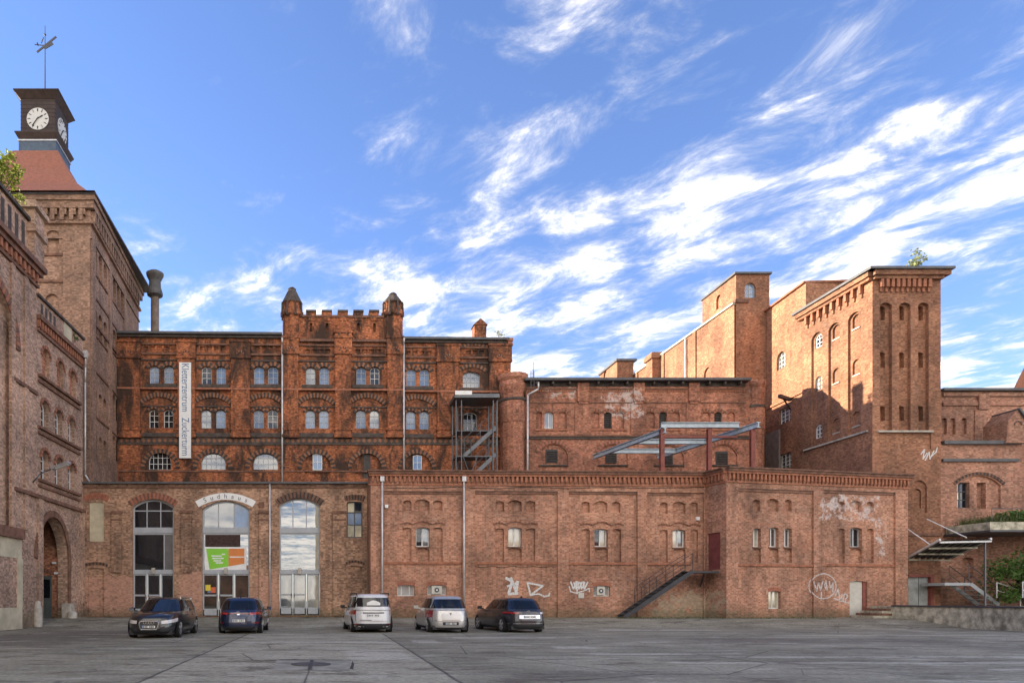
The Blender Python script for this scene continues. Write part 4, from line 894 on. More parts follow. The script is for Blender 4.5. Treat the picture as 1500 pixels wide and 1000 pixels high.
# ------------------------------------------------------------------ left: gatehouse, taller wing, clock tower
def left_side():
    W = WL; b = thing('gatehouse', (W.P.x, W.P.y, .2), 'brick gatehouse wing with pointed archway and rows of round-arched windows', 'building')
    zt = W.px(85, 463)[1]; hs = []; wi = []
    rows = [[(61, 508.5, 73, 553), (83, 529, 94, 570), (102, 546, 111, 584)], [(59.5, 585, 72, 627), (80.5, 600, 92, 639.6), (100, 614, 109.5, 649)], [(59, 658, 71.5, 703), (80, 671, 91, 711), (99.6, 679, 110, 718.6)]]
    for r, row in enumerate(rows):
        z0 = sum(W.px((a + d) / 2, e)[1] for a, c, d, e in row) / 3; z1 = sum(W.px((a + d) / 2, c)[1] for a, c, d, e in row) / 3
        for a, c, d, e in row:
            um = (W.u(a) + W.u(d)) / 2; hw = .42; h = dict(W=W, u0=um - hw, u1=um + hw, z0=z0, z1=z1, rise=hw, depth=.30 if r else .22, back=r == 0, poly=arch_poly(um - hw, um + hw, z0, z1, hw)); hs.append(h)
            if r: wi.append(h)
            ring(W, um, hw, z1 - hw, hw, .16, -.02, .05 if r < 2 else .09, b, 13, ('trim', 'trim_d'))
        ua, ub = W.u(55), W.u(116)
        m = MB(); W.box(m, ua, ub, z0 - .42, z0 - .30, -.05, .10); W.box(m, ua, ub, z0 - .16, z0 - .03, -.05, .16); m.build('band', 'trim_d', b)
    ua, ub = W.u(54), W.u(99.5); zcr = W.px(78, 757)[1]; hg = (ub - ua) / 2; uc = (ua + ub) / 2
    pts = [(ua, .05), (ub, .05)]; zsp = zcr - hg * 1.25
    for k in range(9): f = k / 8; th = f * math.pi / 2; pts.append((ub - hg * (1 - math.cos(th)) , zsp + hg * 1.25 * math.sin(th)))
    for k in range(1, 9): f = 1 - k / 8; th = f * math.pi / 2; pts.append((ua + hg * (1 - math.cos(th)), zsp + hg * 1.25 * math.sin(th)))
    gate = dict(W=W, u0=ua, u1=ub, z0=.05, z1=zcr, rise=0, depth=.55, back=False, poly=pts); hs.append(gate)
    u38 = W.u(46) if W.u(46) > 0 else 0
    m = MB(); wall_face(m, W, [(0, .05), (W.L, .05), (W.L, zt), (0, zt)], hs, backmi=1)
    plainwalls(m, [(W.Q.x, W.Q.y), (W.Q.x - 8, W.Q.y), (W.P.x - 8, W.P.y), (W.P.x, W.P.y)], .05, zt)
    m.build('wall', ['b_left', 'b_gate'], b)
    for h in wi: window(h, b, 1, (.36, .68), 'framewhite', 'g_dark', .06, .045)
    # archway moulding
    m = MB(); p = pts[1:]
    for a, c in zip(p[:-1], p[1:]):
        da = Vector((a[0] - uc, a[1] - (zsp - .6))).normalized() * .33; dc = Vector((c[0] - uc, c[1] - (zsp - .6))).normalized() * .33
        q = [a, c, (c[0] + dc.x, c[1] + dc.y), (a[0] + da.x, a[1] + da.y)]
        m.hexa([W.pt(*q[0], .07), W.pt(*q[1], .07), W.pt(*q[1], -.03), W.pt(*q[0], -.03), W.pt(*q[3], .07), W.pt(*q[2], .07), W.pt(*q[2], -.03), W.pt(*q[3], -.03)])
    m.build('archway_moulding', 'trim_d', b)
    m = MB(); W.box(m, ub - .1, ub + .5, .1, 1.15, -.3, .16); m.build('stone_plinth', 'stone', b)
    m = MB(); c = W.pt(ub - .2, 0, .32); m.lathe([(.26, .1), (.26, .62), (.2, .72), (.05, .76)], c[0], c[1], 12); m.build('guard_stone', 'stone', b, True)
    m = MB(); c = W.pt(ua - .15, 0, .12); m.lathe([(.20, .05), (.22, .4), (.20, .9), (.12, 1.25), (.04, 1.3)], c[0], c[1], 12); m.build('guard_stone', 'stone', b, True)
    # passage behind the archway: side walls, vault and the wall with the door, facing the yard
    yw = W.pt(ub + .12, 0)[1]; yn = W.pt(ua - .6, 0)[1]; xo = W.pt(ub, 0, -.55)[0]; m = MB(); zv = zcr + .25
    m.poly([(xo - 6, yw, .05), (xo, yw, .05), (xo, yw, zv), (xo - 6, yw, zv)]); m.poly([(xo, yn, .05), (xo - 6, yn, .05), (xo - 6, yn, zv), (xo, yn, zv)])
    m.poly([(xo - 6, yn, .05), (xo - 6, yw, .05), (xo - 6, yw, zv), (xo - 6, yn, zv)]); m.poly([(xo - 6, yn, zv), (xo - 6, yw, zv), (xo, yw, zv), (xo, yn, zv)]); m.build('passage', 'b_gate', b)
    WP = Wall((xo - 6, yw), (xo, yw)); d0, d1 = WP.px(50, 902), WP.px(76, 843)
    m = MB(); WP.box(m, d0[0], d1[0], .1, d1[1], -.05, .06); d = m.build('door', 'greendoor', b)
    for f0, f1 in ((.10, .36), (.58, .92)): m = MB(); WP.box(m, d0[0] + (d1[0] - d0[0]) * f0, d0[0] + (d1[0] - d0[0]) * f1, d1[1] * .55, d1[1] * .93, .05, .066); m.build('pane', 'g_dark', d)
    ring(WP, (d0[0] + d1[0]) / 2, (d1[0] - d0[0]) / 2, d1[1] + .05, .15, .2, -.02, .03, b, 13, ('trim', 'trim_d'))
    for x_, y_ in ((80, 824), (83, 839)): m = MB(); u_, z_ = WP.px(x_, y_); WP.box(m, u_ - .1, u_ + .1, z_ - .05, z_ + .05, -.02, .12); m.build('gate_lamp', 'white', b)
    # parapet with small piers
    zp0 = W.px(85, 492)[1]; zp = zt
    m = MB(); W.box(m, 0, W.L - .1, zp0 - .1, zp0 + .12, -.3, .22); W.box(m, 0, W.L - .1, zp0 - .65, zp0 - .52, -.1, .10); m.build('cornice', 'trim_d', b)
    m = MB(); n = int(W.L / .3)
    for k in range(n): W.box(m, k * .3 + .05, k * .3 + .19, zp0 - .45, zp0 - .102, -.02, .14)
    tag(m.build('dentil_course', 'trim', b), kind='stuff')
    m = MB(); W.box(m, 0, W.L, zt, zt + .12, -.4, .12); m.build('coping', 'soot', b)
    for k in range(4): m = MB(); W.box(m, .45 + k * .48, .68 + k * .48, zp0 + .35, zt - .18, -.05, .015); m.build('parapet_slot', 'soot', b)
    m = MB(); W.box(m, 3.1, 4.1, zp0 + .15, zt + .05, -.05, .03); m.build('plaster_panel', 'plaster', b)
    roof_sheet([W.pt(0, zp0 - .2, -.2), W.pt(W.L, zp0 - .2, -.2), (W.Q.x - 8, W.Q.y, zp0 - .2), (W.P.x - 8, W.P.y, zp0 - .2)], b)
    u = W.L - .12; pipe(b, [W.pt(u - .25, zp0 + .3, .28), W.pt(u - .2, zp0 - .6, .25), W.pt(u, zp0 - 1.4, .16), W.pt(u, 8.4, .16), W.pt(u + .6, 7.9, .3)], .05)
    m = MB(); W.box(m, u - .36, u - .14, zp0 - .1, zp0 + .3, .16, .38); m.build('hopper', 'pipe', b)
    zb = W.px(80, 734)[1]; m = MB(); W.box(m, 0, W.L, zb - .12, zb + .05, -.05, .16); m.build('band', 'trim_d', b)
    m = MB(); W.box(m, W.L - .35, W.L - .02, 1.1, zb - .12, -.05, .10); m.build('pilaster', 'b_left', b)
    m = MB(); W.box(m, 0.03, .5, .3, zb - .12, -.05, .12); m.build('pilaster', 'b_left', b)
    # wall lamp
    l = thing('wall_lamp', W.pt(W.u(46), W.px(46, 700)[1]), 'grey street lamp on a curved arm over the archway', 'lamp')
    p0 = Vector(W.pt(W.u(47), W.px(47, 706)[1], .05)); p1 = Vector(W.pt(W.u(48), W.px(48, 694)[1], .35)); p2 = Vector(W.pt(W.u(48) + .1, W.px(50, 690)[1], .6)); e = Vector((-13.05, p2.y - .1, W.px(50, 690)[1] + .12))
    m = MB()
    for a, c in ((p0, p1), (p1, p2), (p2, e)): m.tube(a, c, .035, n=8)
    m.build('arm', 'steel', l, True)
    dv = (e - p2).normalized(); m = MB(); m.bar(e - dv * .1, e + dv * .85, .26, .12); m.build('lamp_head', 'zinc', l)
    m = MB(); m.bar(e + dv * .12 - Vector((0, 0, .075)), e + dv * .8 - Vector((0, 0, .075)), .2, .03); m.build('lamp_glass', 'white', l)
    # taller wing
    W = WK; k = thing('tall_wing', (W.Q.x, W.Q.y, .1), 'tall brick wing with big blind arch and heavy cornice beside the gatehouse', 'building')
    uo = W.u(38); z1 = W.px(30, 375)[1]; ztop = W.px(20, 300)[1]; u0 = W.L - 8.5; h2 = []
    ac = W.u(4); um = ac - 1.2; big = dict(W=W, u0=um - 2.3, u1=um + 2.3, z0=4.0, z1=W.px(4, 440)[1] + .6, rise=2.3, depth=.25, back=True); big['poly'] = arch_poly(big['u0'], big['u1'], big['z0'], big['z1'], 2.3, 18); h2.append(big)
    pn = dict(W=W, u0=W.u(20), u1=W.u(35), z0=W.px(28, 728)[1], z1=W.px(28, 560)[1], rise=0, depth=.08, back=True); pn['poly'] = arch_poly(pn['u0'], pn['u1'], pn['z0'], pn['z1'], 0)
    if pn['u0'] > big['u1'] + .05: h2.append(pn)
    m = MB(); wall_face(m, W, [(0, .02), (W.L, .02), (W.L, ztop), (0, ztop)], h2)
    plainwalls(m, [(W.Q.x, W.Q.y), (W.Q.x - 8, W.Q.y)], .02, ztop); plainwalls(m, [(W.Q.x - 8, W.Q.y), (W.P.x - 8, W.P.y), (W.P.x, W.P.y)], .02, ztop)
    m.build('wall', 'b_left', k)
    ring(W, um, 2.3, big['z1'] - 2.3, 2.3, .4, -.02, .07, k, 40, ('trim', 'trim_d'))
    for x in (18, 37.5):
        uu = W.u(x); m = MB(); W.box(m, uu - .2, uu + .12, 4.6, z1 - .3, -.05, .09)
        for q in range(int((z1 - 5) / .16)): W.box(m, uu - .24, uu - .19, 4.7 + q * .16, 4.78 + q * .16, -.02, .085); W.box(m, uu + .11, uu + .16, 4.7 + q * .16, 4.78 + q * .16, -.02, .085)
        m.build('quoin_strip', 'b_left', k)
    for yy, oo in ((560, .1), (718, .16)):
        uu, zz = W.px(28, yy); m = MB(); W.box(m, W.u(18), W.L + .02, zz - .08, zz + .08, -.05, oo); m.build('band', 'trim_d', k)
    z8 = W.px(20, 784)[1]; m = MB(); W.box(m, 0, W.u(31), z8 - .12, z8 + .35, -.05, .2); m.build('band', 'trim_d', k)
    m = MB(); W.box(m, 0, W.u(31), .02, 1.0, -.05, .06); W.box(m, 0, W.u(31), z8 - 1.0, z8 - .12, -.05, .035); W.box(m, W.u(25), W.u(32), 1.0, z8 - 1.0, -.05, .05); m.build('rendered_base', 'plaster', k)
    zc = z1; m = MB(); W.box(m, 0, W.L + .28, zc, zc + .25, -.4, .42); W.box(m, 0, W.L + .16, zc - .22, zc, -.3, .28); W.box(m, 0, W.L + .08, zc - .75, zc - .6, -.3, .12); m.build('cornice', 'trim_d', k)
    m = MB(); n = int(W.L / .42)
    for q in range(n): W.box(m, q * .42 + .1, q * .42 + .28, zc - .6, zc - .222, -.02, .22)
    tag(m.build('dentil_course', 'trim', k), kind='stuff')
    m = MB(); W.box(m, 0, W.L + .1, ztop, ztop + .15, -.45, .15); m.build('coping', 'soot', k)
    for q in range(10): m = MB(); uu = W.L - 1.5 - q * .62; W.box(m, uu, uu + .3, zc + .5, ztop - .25, -.05, .015); m.build('parapet_slot', 'soot', k)
    uu = W.L - .35; m = MB(); c = W.pt(uu, 0, -.25); zz = W.px(45, 365)[1] + .3
    m.box(c[0] - .55, c[0] + .55, c[1] - .55, c[1] + .55, zc + .25, ztop + .6); m.box(c[0] - .68, c[0] + .68, c[1] - .68, c[1] + .68, ztop - .5, ztop - .2); m.box(c[0] - .72, c[0] + .72, c[1] - .72, c[1] + .72, ztop + .6, ztop + .85); m.box(c[0] - .6, c[0] + .6, c[1] - .6, c[1] + .6, ztop + .85, ztop + 1.0); m.build('corner_pier', 'b_left', k)
    roof_sheet([W.pt(0, ztop - .8, -.2), W.pt(W.L, ztop - .8, -.2), (W.Q.x - 8, W.Q.y, ztop - .8), (W.P.x - 8, W.P.y, ztop - .8)], k)
    # clock tower
    t = thing('clock_tower', (-19, 46, .37), 'broad brown brick clock tower with red hipped roof and dark clock lantern', 'tower')
    ze = WCF.px(133, 290)[1]; hs = []; m = MB()
    hf = [hole(WCF, 68.5, 337, 86.5, 371, .5, .12), hole(WCF, 66, 430, 86, 470, .9, .15)]
    wall_face(m, WCF, [(0, 6), (WCF.L, 6), (WCF.L, ze), (0, ze)], hf)
    W = WCS; g1 = [137.5, 145, 152]; g2 = [165.5, 171, 176.5]; hsd = []
    def grp(xs, yc, hgt, rise=.9):
        zc_ = W.px(xs[0] + 2, yc)[1]
        for x in xs:
            uu = W.u(x + 2.2); h = dict(W=W, u0=uu - .38, u1=uu + .38, z0=zc_ - hgt / 2, z1=zc_ + hgt / 2, rise=.34 * rise, depth=.16, back=True); h['poly'] = arch_poly(h['u0'], h['u1'], h['z0'], h['z1'], h['rise']); hsd.append(h)
    for xs, y0 in ((g1, 381), (g2, 426)): grp(xs, y0, 1.55)
    for xs, y0 in ((g1, 470), (g2, 500)): grp(xs, y0, 1.55)
    for y0 in (589, 653): grp(g1[:2] + [151.5], y0, 1.6); grp([165, 170], y0 + 6 - (y0 - 589) * .05, 1.6)
    wall_face(m, W, [(0, 6), (W.L, 6), (W.L, ze), (0, ze)], hsd)
    plainwalls(m, [tuple(W.Q), (-24.0, 52)], 6, ze); plainwalls(m, [(-24, 52), (-24, 40)], 6, ze)
    m.build('wall', 'b_clock', t)
    for h in hsd[:12]:
        mm = MB(); W.box(mm, h['u0'] - .08, h['u1'] + .08, h['z0'] - .14, h['z0'] - .02, -.05, .07); mm.build('sill', 'trim_d', t)
    for W2, L in ((WCF, WCF.L), (WCS, WCS.L)):
        mm = MB(); e = .32
        for zz, hh, oo in ((ze - .28, .28, .34), (ze - .7, .42, .24), (ze - 1.55, .16, .16), (ze - 2.4, .12, .08)): W2.box(mm, -oo if W2 is WCF else 0, L + oo, zz, zz + hh, -.1, oo)
        mm.build('cornice', 'b_clock', t)
        mm = MB(); n = int(L / .55)
        for q in range(n): W2.box(mm, q * .55 + .12, q * .55 + .36, ze - 1.39, ze - .702, -.02, .22); W2.box(mm, q * .55 + .3, q * .55 + .5, ze - 1.05, ze - .702, -.02, .19)
        tag(mm.build('corbel_course', 'b_clock', t), kind='stuff')
    for u0_, u1_ in ((0.02, .75), (3.75, 4.25), (7.4, 7.8)):
        mm = MB(); WCS.box(mm, u0_, u1_, 7, ze - 2.4, -.05, .09); mm.build('pilaster', 'b_clock', t)
    mm = MB(); WCF.box(mm, WCF.L - 1.6, WCF.L - .02, 7, ze - 2.4, -.05, .09); mm.build('pilaster', 'b_clock', t)
    for y in (373, 412, 324): zz = WCF.px(78, y)[1]; mm = MB(); WCF.box(mm, WCF.L - 3.4, WCF.L - 1.62, zz - .08, zz + .06, -.05, .08); mm.build('band', 'trim_d', t)
    for zz in (12.3, 15.0, 17.8, 19.4, 8.4):
        mm = MB()
        for a, c in ((.78, 3.72), (4.28, 7.37)): WCS.box(mm, a, c, zz - .07, zz + .05, -.05, .07)
        mm.build('band', 'trim_d', t)
    mm = MB(); WCF.box(mm, -.4, WCF.L + .42, ze, ze + .09, -12.4, .42); mm.build('eaves', 'roofmetal', t)
    # bell-cast hipped roof
    cx, cy = -19.0, 45.9; lz = P3(55, 222, 44.5).z
    prof = [(5.55, 6.5, ze + .09), (4.7, 5.4, ze + .75), (3.6, 4.1, ze + 2.0), (2.5, 2.8, ze + 3.7), (1.45, 1.5, lz)]
    mm = MB()
    for (a, c, z), (a2, c2, z2) in zip(prof[:-1], prof[1:]):
        r1 = [(cx - a, cy - c, z), (cx + a, cy - c, z), (cx + a, cy + c, z), (cx - a, cy + c, z)]; r2 = [(cx - a2, cy - c2, z2), (cx + a2, cy - c2, z2), (cx + a2, cy + c2, z2), (cx - a2, cy + c2, z2)]
        for i in range(4): mm.poly([r1[i], r1[(i + 1) % 4], r2[(i + 1) % 4], r2[i]])
    mm.build('roof', 'tile', t)
    z = lambda y: P3(55, y, 44.5).z
    def sq(mm, a, z0, z1, a2=None):
        a2 = a2 or a; mm.hexa([(cx - a, cy - a, z0), (cx + a, cy - a, z0), (cx + a, cy + a, z0), (cx - a, cy + a, z0), (cx - a2, cy - a2, z1), (cx + a2, cy - a2, z1), (cx + a2, cy + a2, z1), (cx - a2, cy + a2, z1)])
    mm = MB(); sq(mm, 1.13, z(196), z(139)); la = mm.build('clock_lantern', 'darkwood', t)
    mm = MB(); sq(mm, 1.22, z(224), z(203)); mm.build('lantern_base', 'copper', la)
    mm = MB(); sq(mm, 1.27, z(204), z(202)); mm.build('flashing', 'zinc', la)
    mm = MB(); sq(mm, 1.2, z(202), z(193.5), 1.42); sq(mm, 1.42, z(193.5), z(192)); mm.build('ledge', 'darkwood', la)
    mm = MB(); sq(mm, 1.15, z(141), z(132.5), 1.46); sq(mm, 1.48, z(132.5), z(131)); mm.build('cap', 'darkwood', la)
    for q in range(9): mm = MB(); zz = z(192) + (z(141) - z(192)) * (q + .5) / 9; sq(mm, 1.145, zz, zz + .02); mm.build('board_joint', 'black', la)
    zc_ = z(170.5)
    for (nx, ny) in ((0, -1), (1, 0)):
        o = Vector((cx + nx * 1.15, cy + ny * 1.15, zc_)); tv = Vector((-ny, nx, 0)); n3 = Vector((nx, ny, 0)); up = Vector((0, 0, 1))
        mm = MB(); mm.tube(o - n3 * .02, o + n3 * .03, .72, n=32); f = mm.build('clock_face', 'dialwhite', t)
        for hI in range(12):
            an = hI * math.pi / 6; dv = tv * math.sin(an) + up * math.cos(an); mm = MB(); mm.bar(o + n3 * .034 + dv * .48, o + n3 * .034 + dv * .66, .07, .02); mm.build('hour_mark', 'black', f)
        for nm_, an, ln, w, oo in (('hour_hand', math.radians(58), .40, .09, .050), ('minute_hand', math.radians(216), .60, .06, .072)):
            dv = tv * math.sin(an) + up * math.cos(an); mm = MB(); mm.bar(o + n3 * oo - dv * .1, o + n3 * oo + dv * ln, w, .02); mm.build(nm_, 'black', f)
    zm = P3(66, 38, cy).z; mm = MB(); mm.tube((cx, cy, z(131)), (cx, cy, zm), .05, .02, 8); v = mm.build('weather_vane', 'framedark', t)
    mm = MB(); z7 = P3(66, 66, cy).z
    mm.bar((cx - .55, cy, z7 - .5), (cx + .75, cy, z7 + .55), .05, .12); mm.bar((cx - .1, cy, z7 - .2), (cx + .5, cy, z7 + .15), .04, .28); mm.bar((cx - .7, cy, z7 + .02), (cx, cy, z7 - .05), .03, .05); mm.bar((cx - .5, cy, z7 - .02), (cx - .5, cy, z7 + .12), .03, .2); mm.bar((cx - .25, cy, z7 + .1), (cx - .1, cy, z7 + .5), .03, .05)
    mm.build('vane_figure', 'framedark', v)
    mm = MB(); mm.lathe([(.02, z7 + .6), (.09, z7 + .68), (.02, z7 + .76)], cx, cy, 8); mm.build('vane_ball', 'framedark', v)
left_side()

# ------------------------------------------------------------------ right: tower, long building, far right range
def right_side():
    b = thing('silo_tower', (TX, TY, .37), 'square orange brick silo tower with corbelled cornice and three tall blind recesses', 'tower')
    zt = WTF.px(1325, 404)[1]; m = MB()
    nic = []
    def tall(W, cols, ytop, ybot, yn, dep=.20):
        hs = []
        for (x0, x1) in cols:
            h = hole(W, x0, ytop, x1, ybot, .5, dep, False); hs.append(h)
        return hs
    cols = [(1289, 1306.6), (1317, 1334), (1345, 1360.5)]; hf = tall(WTF, cols, 443, 630, None)
    zs = WTF.px(1325, 631)[1]
    W = WTF; ylv = ((446, 467), (514, 537), (593, 615))
    pan = hole(W, 1288, 634, 1364, 657, 0, .08, True); bn = hole(W, 1334.5, 703, 1358, 751, .8, .12, False)
    dd = hole(W, 1330.5, 841, 1367, 897, 0, .25, False)
    wall_face(m, W, [(0, .1), (W.L, .1), (W.L, zt), (0, zt)], hf + [pan, bn, dd])
    for h, (x0, x1) in zip(hf, cols):
        ni = [hole(W, x0 + 1, a, x0 + 11.5, c, .4, .26, True) for a, c in ylv]
        wall_face(m, W, h['poly'], ni, -.20)
    ni = [hole(W, 1339, 715, 1352, 744, .7, .1, True)]; wall_face(m, W, bn['poly'], ni, -.12)
    W = WTS; zsd = zt; ztop = zt
    # three recesses on the sunlit side, evenly spaced on the wall
    L = W.L; us = [(.85, 1.85), (2.35, 3.35), (3.95, 4.95)]; zb = WTS.px(1200, 652)[1]; z1 = WTF.px(1325, 443)[1]
    hs = [dict(W=W, u0=a, u1=c, z0=zb, z1=z1, rise=.3, depth=.13, back=False, poly=arch_poly(a, c, zb, z1, .3)) for a, c in us]
    wall_face(m, W, [(0, .1), (L, .1), (L, zt), (0, zt)], hs)
    real = []
    for k, h in enumerate(hs):
        ni = []
        for j, (a, c) in enumerate(ylv):
            za, zc = WTF.px(1325, c)[1], WTF.px(1325, a)[1]
            q = dict(W=W, u0=h['u0'] + .2, u1=h['u1'] - .2, z0=za, z1=zc, rise=.2, depth=.10, back=not (k == 0)); q['poly'] = arch_poly(q['u0'], q['u1'], za, zc, .2); ni.append(q)
            if k == 0: real.append(q)
            else: mm = MB(); W.box(mm, q['u0'], q['u1'], za - .07, za + .01, -.2, -.10 if (k + j) % 2 else -.07); mm.build('sill', 'stone', b)
        wall_face(m, W, h['poly'], ni, -.13)
    bk = (WTS.P.x + 4.0, WTS.P.y); rt = (WTF.Q.x, WTF.Q.y)
    plainwalls(m, [rt, (rt[0] + .1, 46), tuple(WTS.P)], .1, zt)
    m.build('wall', 'b_tower', b)
    for j, q in enumerate(real): window(q, b, 1, (.33, .66), 'framewhite' if j != 1 else 'framedark', ('g_mid', 'g_cream', 'g_dark')[2 - j if j != 1 else 1], .06, .05, o=-.13)
    for W2 in (WTF, WTS):
        mm = MB(); n = 10 if W2 is WTF else 9; u0_, u1_ = (.45, W2.L - .75) if W2 is WTF else (.55, W2.L - .75)
        zc = WTF.px(1325, 410)[1]; zd = WTF.px(1325, 428)[1]
        W2.box(mm, -.02 if W2 is WTF else -.2, W2.L + .02, zc, zc + .18, -.05, .22); W2.box(mm, -.1 if W2 is WTF else -.25, W2.L + (.32 if W2 is WTF else .1), zc + .18, zt + .22, -.1, .34); mm.build('cornice', 'b_tower', b)
        mm = MB(); W2.box(mm, -.4 if W2 is WTS else -.45, W2.L + .45, zt + .22, zt + .36, -.6, .46); mm.build('coping', 'roofmetal', b)
        for k in range(n):
            mm = MB(); u = u0_ + (u1_ - u0_) * k / (n - 1); W2.box(mm, u - .085, u + .085, zd + .25, zc, -.03, .19); W2.box(mm, u - .06, u + .06, zd, zd + .25, -.03, .09); mm.build('corbel', 'trim', b)
        zz = WTF.px(1325, 631)[1]; mm = MB()
        W2.box(mm, .25, W2.L - (.5 if W2 is WTF else .3), zz - .09 if W2 is WTF else zb - .1, zz + .01 if W2 is WTF else zb, -.05, .12); mm.build('sill_course', 'stone', b)
    roof_sheet([WTF.pt(0, zt + .2, -.1), WTF.pt(WTF.L, zt + .2, -.1), (rt[0], 45.4, zt + .2), (WTS.P.x + .1, WTS.P.y, zt + .2)], b)
    for p in ([(1349, 665), (1354, 658), (1352, 672), (1358, 663)], [(1355, 674), (1361, 662), (1362, 672), (1368, 660)], [(1364, 668), (1371, 662), (1373, 655)]): stroke(WTF, p, 1.6, b, 'graffiti', .006)
    mm = MB(); h = dd; WTF.box(mm, h['u0'] + .12, h['u1'] - .18, h['z0'], h['z1'] - .15, -.24, -.16); dr = mm.build('door', 'greydoor', b)
    mm = MB(); uc = (h['u0'] + h['u1']) / 2; WTF.box(mm, uc - .01, uc + .02, h['z0'], h['z1'] - .16, -.2, -.15); mm.build('door_joint', 'framedark', dr)
    mm = MB(); WTF.box(mm, h['u0'], h['u1'], h['z1'] - .15, h['z1'], -.24, .04); WTF.box(mm, h['u1'] - .18, h['u1'], h['z0'], h['z1'] - .15, -.24, .04); mm.build('door_frame', 'redsteel', b)
    mm = MB(); WTF.box(mm, 1.9, WTF.L, 5.05, 5.2, -.05, .08); mm.build('band', 'trim_d', b)
    # lit wall behind the tower, with the lower lean-to wall
    c = thing('boiler_house', (WTS.P.x, WTS.P.y, .37), 'brick boiler house wall with gridded window between silo tower and stair tower', 'building')
    A = (WTS.P.x + .28, 45.45); B = (A[0] + .3, 50.0); W = Wall(B, A); z2 = W.px(1150, 436)[1]; m = MB()
    hw = [hole(W, 1137.6, 515, 1150.5, 540, .8, .2, False), hole(W, 1141, 597, 1158, 619, 0, .2, False), hole(W, 1141.7, 664, 1159, 686, 0, .2, False)]
    wall_face(m, W, [(0, 4), (W.L, 4), (W.L, z2), (0, z2)], hw); plainwalls(m, [A, (A[0] + 6, A[1])], 4, z2); plainwalls(m, [(A[0] + 6, A[1]), (A[0] + 6, 50), B], 4, z2)
    m.build('wall', 'b_tower', c)
    for h in hw: window(h, c, 2, (.25, .5, .75), 'framewhite', 'g_mid', .05, .04)
    mm = MB(); W.box(mm, -.1, W.L, z2, z2 + .12, -6, .15); mm.build('coping', 'trim', c)
    (ua, za), (ub, zb_) = W.px(1124, 566), W.px(1178, 545); mm = MB(); mm.hexa([W.pt(ua, 15.2, .1), W.pt(W.L, 15.2, .1), W.pt(W.L, 15.2, -.03), W.pt(ua, 15.2, -.03), W.pt(ua, 15.35, .1), W.pt(W.L, 15.35, .1), W.pt(W.L, 15.35, -.03), W.pt(ua, 15.35, -.03)]); mm.build('band', 'trim', c)
    mm = MB(); W.box(mm, .05, 1.7, 8, 13.4, -.05, .10); mm.build('plaster_panel', 'greyplaster', c)
    hb = W.pt(W.u(1160), W.px(1160, 585)[1], .1); mm = MB(); mm.bar(hb, (hb[0] - 1.1, hb[1] - .5, hb[2] + .1), .18, .22); mm.bar((hb[0], hb[1], hb[2] - .7), (hb[0] - .7, hb[1] - .3, hb[2]), .07, .07); mm.build('hoist_beam', 'stairblack', c)
    # stair tower above it
    D = 50.1; s = thing('stair_tower', (29.9, D, .37), 'slim square brick stair tower with one arched window above the long roof', 'tower')
    WF = Wall(pp(1078, D), (pp(1121, D)[0] + .3, D)); WS = Wall((WF.P.x - .05, D + 4.4), tuple(WF.P)); zT = WF.px(1100, 402)[1]
    h1 = hole(WF, 1091, 414, 1107, 436, .9, .2, False); h2_ = hole(WS, 1049, 432, 1056, 452, .8, .15, True)
    m = MB(); wall_face(m, WF, [(0, 4), (WF.L, 4), (WF.L, zT), (0, zT)], [h1]); wall_face(m, WS, [(0, 4), (WS.L, 4), (WS.L, zT), (0, zT)], [h2_])
    plainwalls(m, [tuple(WF.Q), (WF.Q.x, D + 4.4), tuple(WS.P)], 4, zT); m.build('wall', 'b_tower', s)
    window(h1, s, 1, (.33, .66), 'framegrey', 'g_skytint', .05, .05)
    mm = MB(); WF.box(mm, -.15, WF.L + .12, zT, zT + .14, -4.5, .14); mm.build('coping', 'roofmetal', s)
    mm = MB(); zz = WF.px(1080, 441)[1]; WF.box(mm, -.1, .9, zz - .12, zz + .12, -.05, .12); WS.box(mm, WS.L - 1.6, WS.L, zz - .12, zz + .12, -.05, .10); mm.build('band', 'trim_d', s)
    mm = MB(); zz = WF.px(1100, 450)[1]; mm.box(WF.Q.x - .1, WF.Q.x + 3.2, D + .2, D + 4, 12, zz); mm.build('link_wall', 'b_tower', s)
    # long building running back from the stair tower
    l = thing('long_storehouse', (29.8, 56, .37), 'long sunlit brick storehouse receding behind the middle wing with stepped chimney', 'building')
    W = Wall((29.55, 69.5), (29.85, D + .02)); zL = W.px(1000, 505)[1] + .35; hw = [hole(W, 1031, 538, 1041.5, 562, .9, .2, False)]
    m = MB(); wall_face(m, W, [(0, 4), (W.L, 4), (W.L, zL), (0, zL)], hw); plainwalls(m, [tuple(W.P), (40, 69.5), (40, 52)], 4, zL); m.build('wall', 'b_tower', l)
    window(hw[0], l, 1, (.33, .66), 'framewhite', 'g_skytint', .06, .05)
    mm = MB(); W.box(mm, -.1, W.L, zL, zL + .15, -.5, .12); mm.build('coping', 'stone', l)
    for u0_, u1_ in ((9.0, 9.35), (14.0, 14.4), (4.0, 4.4)): mm = MB(); W.box(mm, u0_, u1_, 8, zL - .02, -.05, .10); mm.build('pilaster', 'b_tower', l)
    pipe(l, [W.pt(W.u(1006), zL - .1, .12), W.pt(W.u(1006), 12, .12)], .07); pipe(l, [W.pt(W.L - .25, 17.5, .12), W.pt(W.L - .25, 12, .12)], .07)
    roof_sheet([W.pt(0, zL + .05, -.2), W.pt(W.L, zL + .05, -.2), (40, D + 4.5, zL + .05), (40, 69.5, zL + .05)], l)
    cc = P3(955, 540, 62); mm = MB(); mm.box(29.0, 30.0, 61, 62.2, 15, cc.z + .6); mm.box(28.85, 30.15, 60.85, 62.35, cc.z + .6, cc.z + 1.0); mm.box(28.95, 30.05, 60.95, 62.25, cc.z + 1.0, cc.z + 1.15); mm.build('chimney', 'b_tower', l)
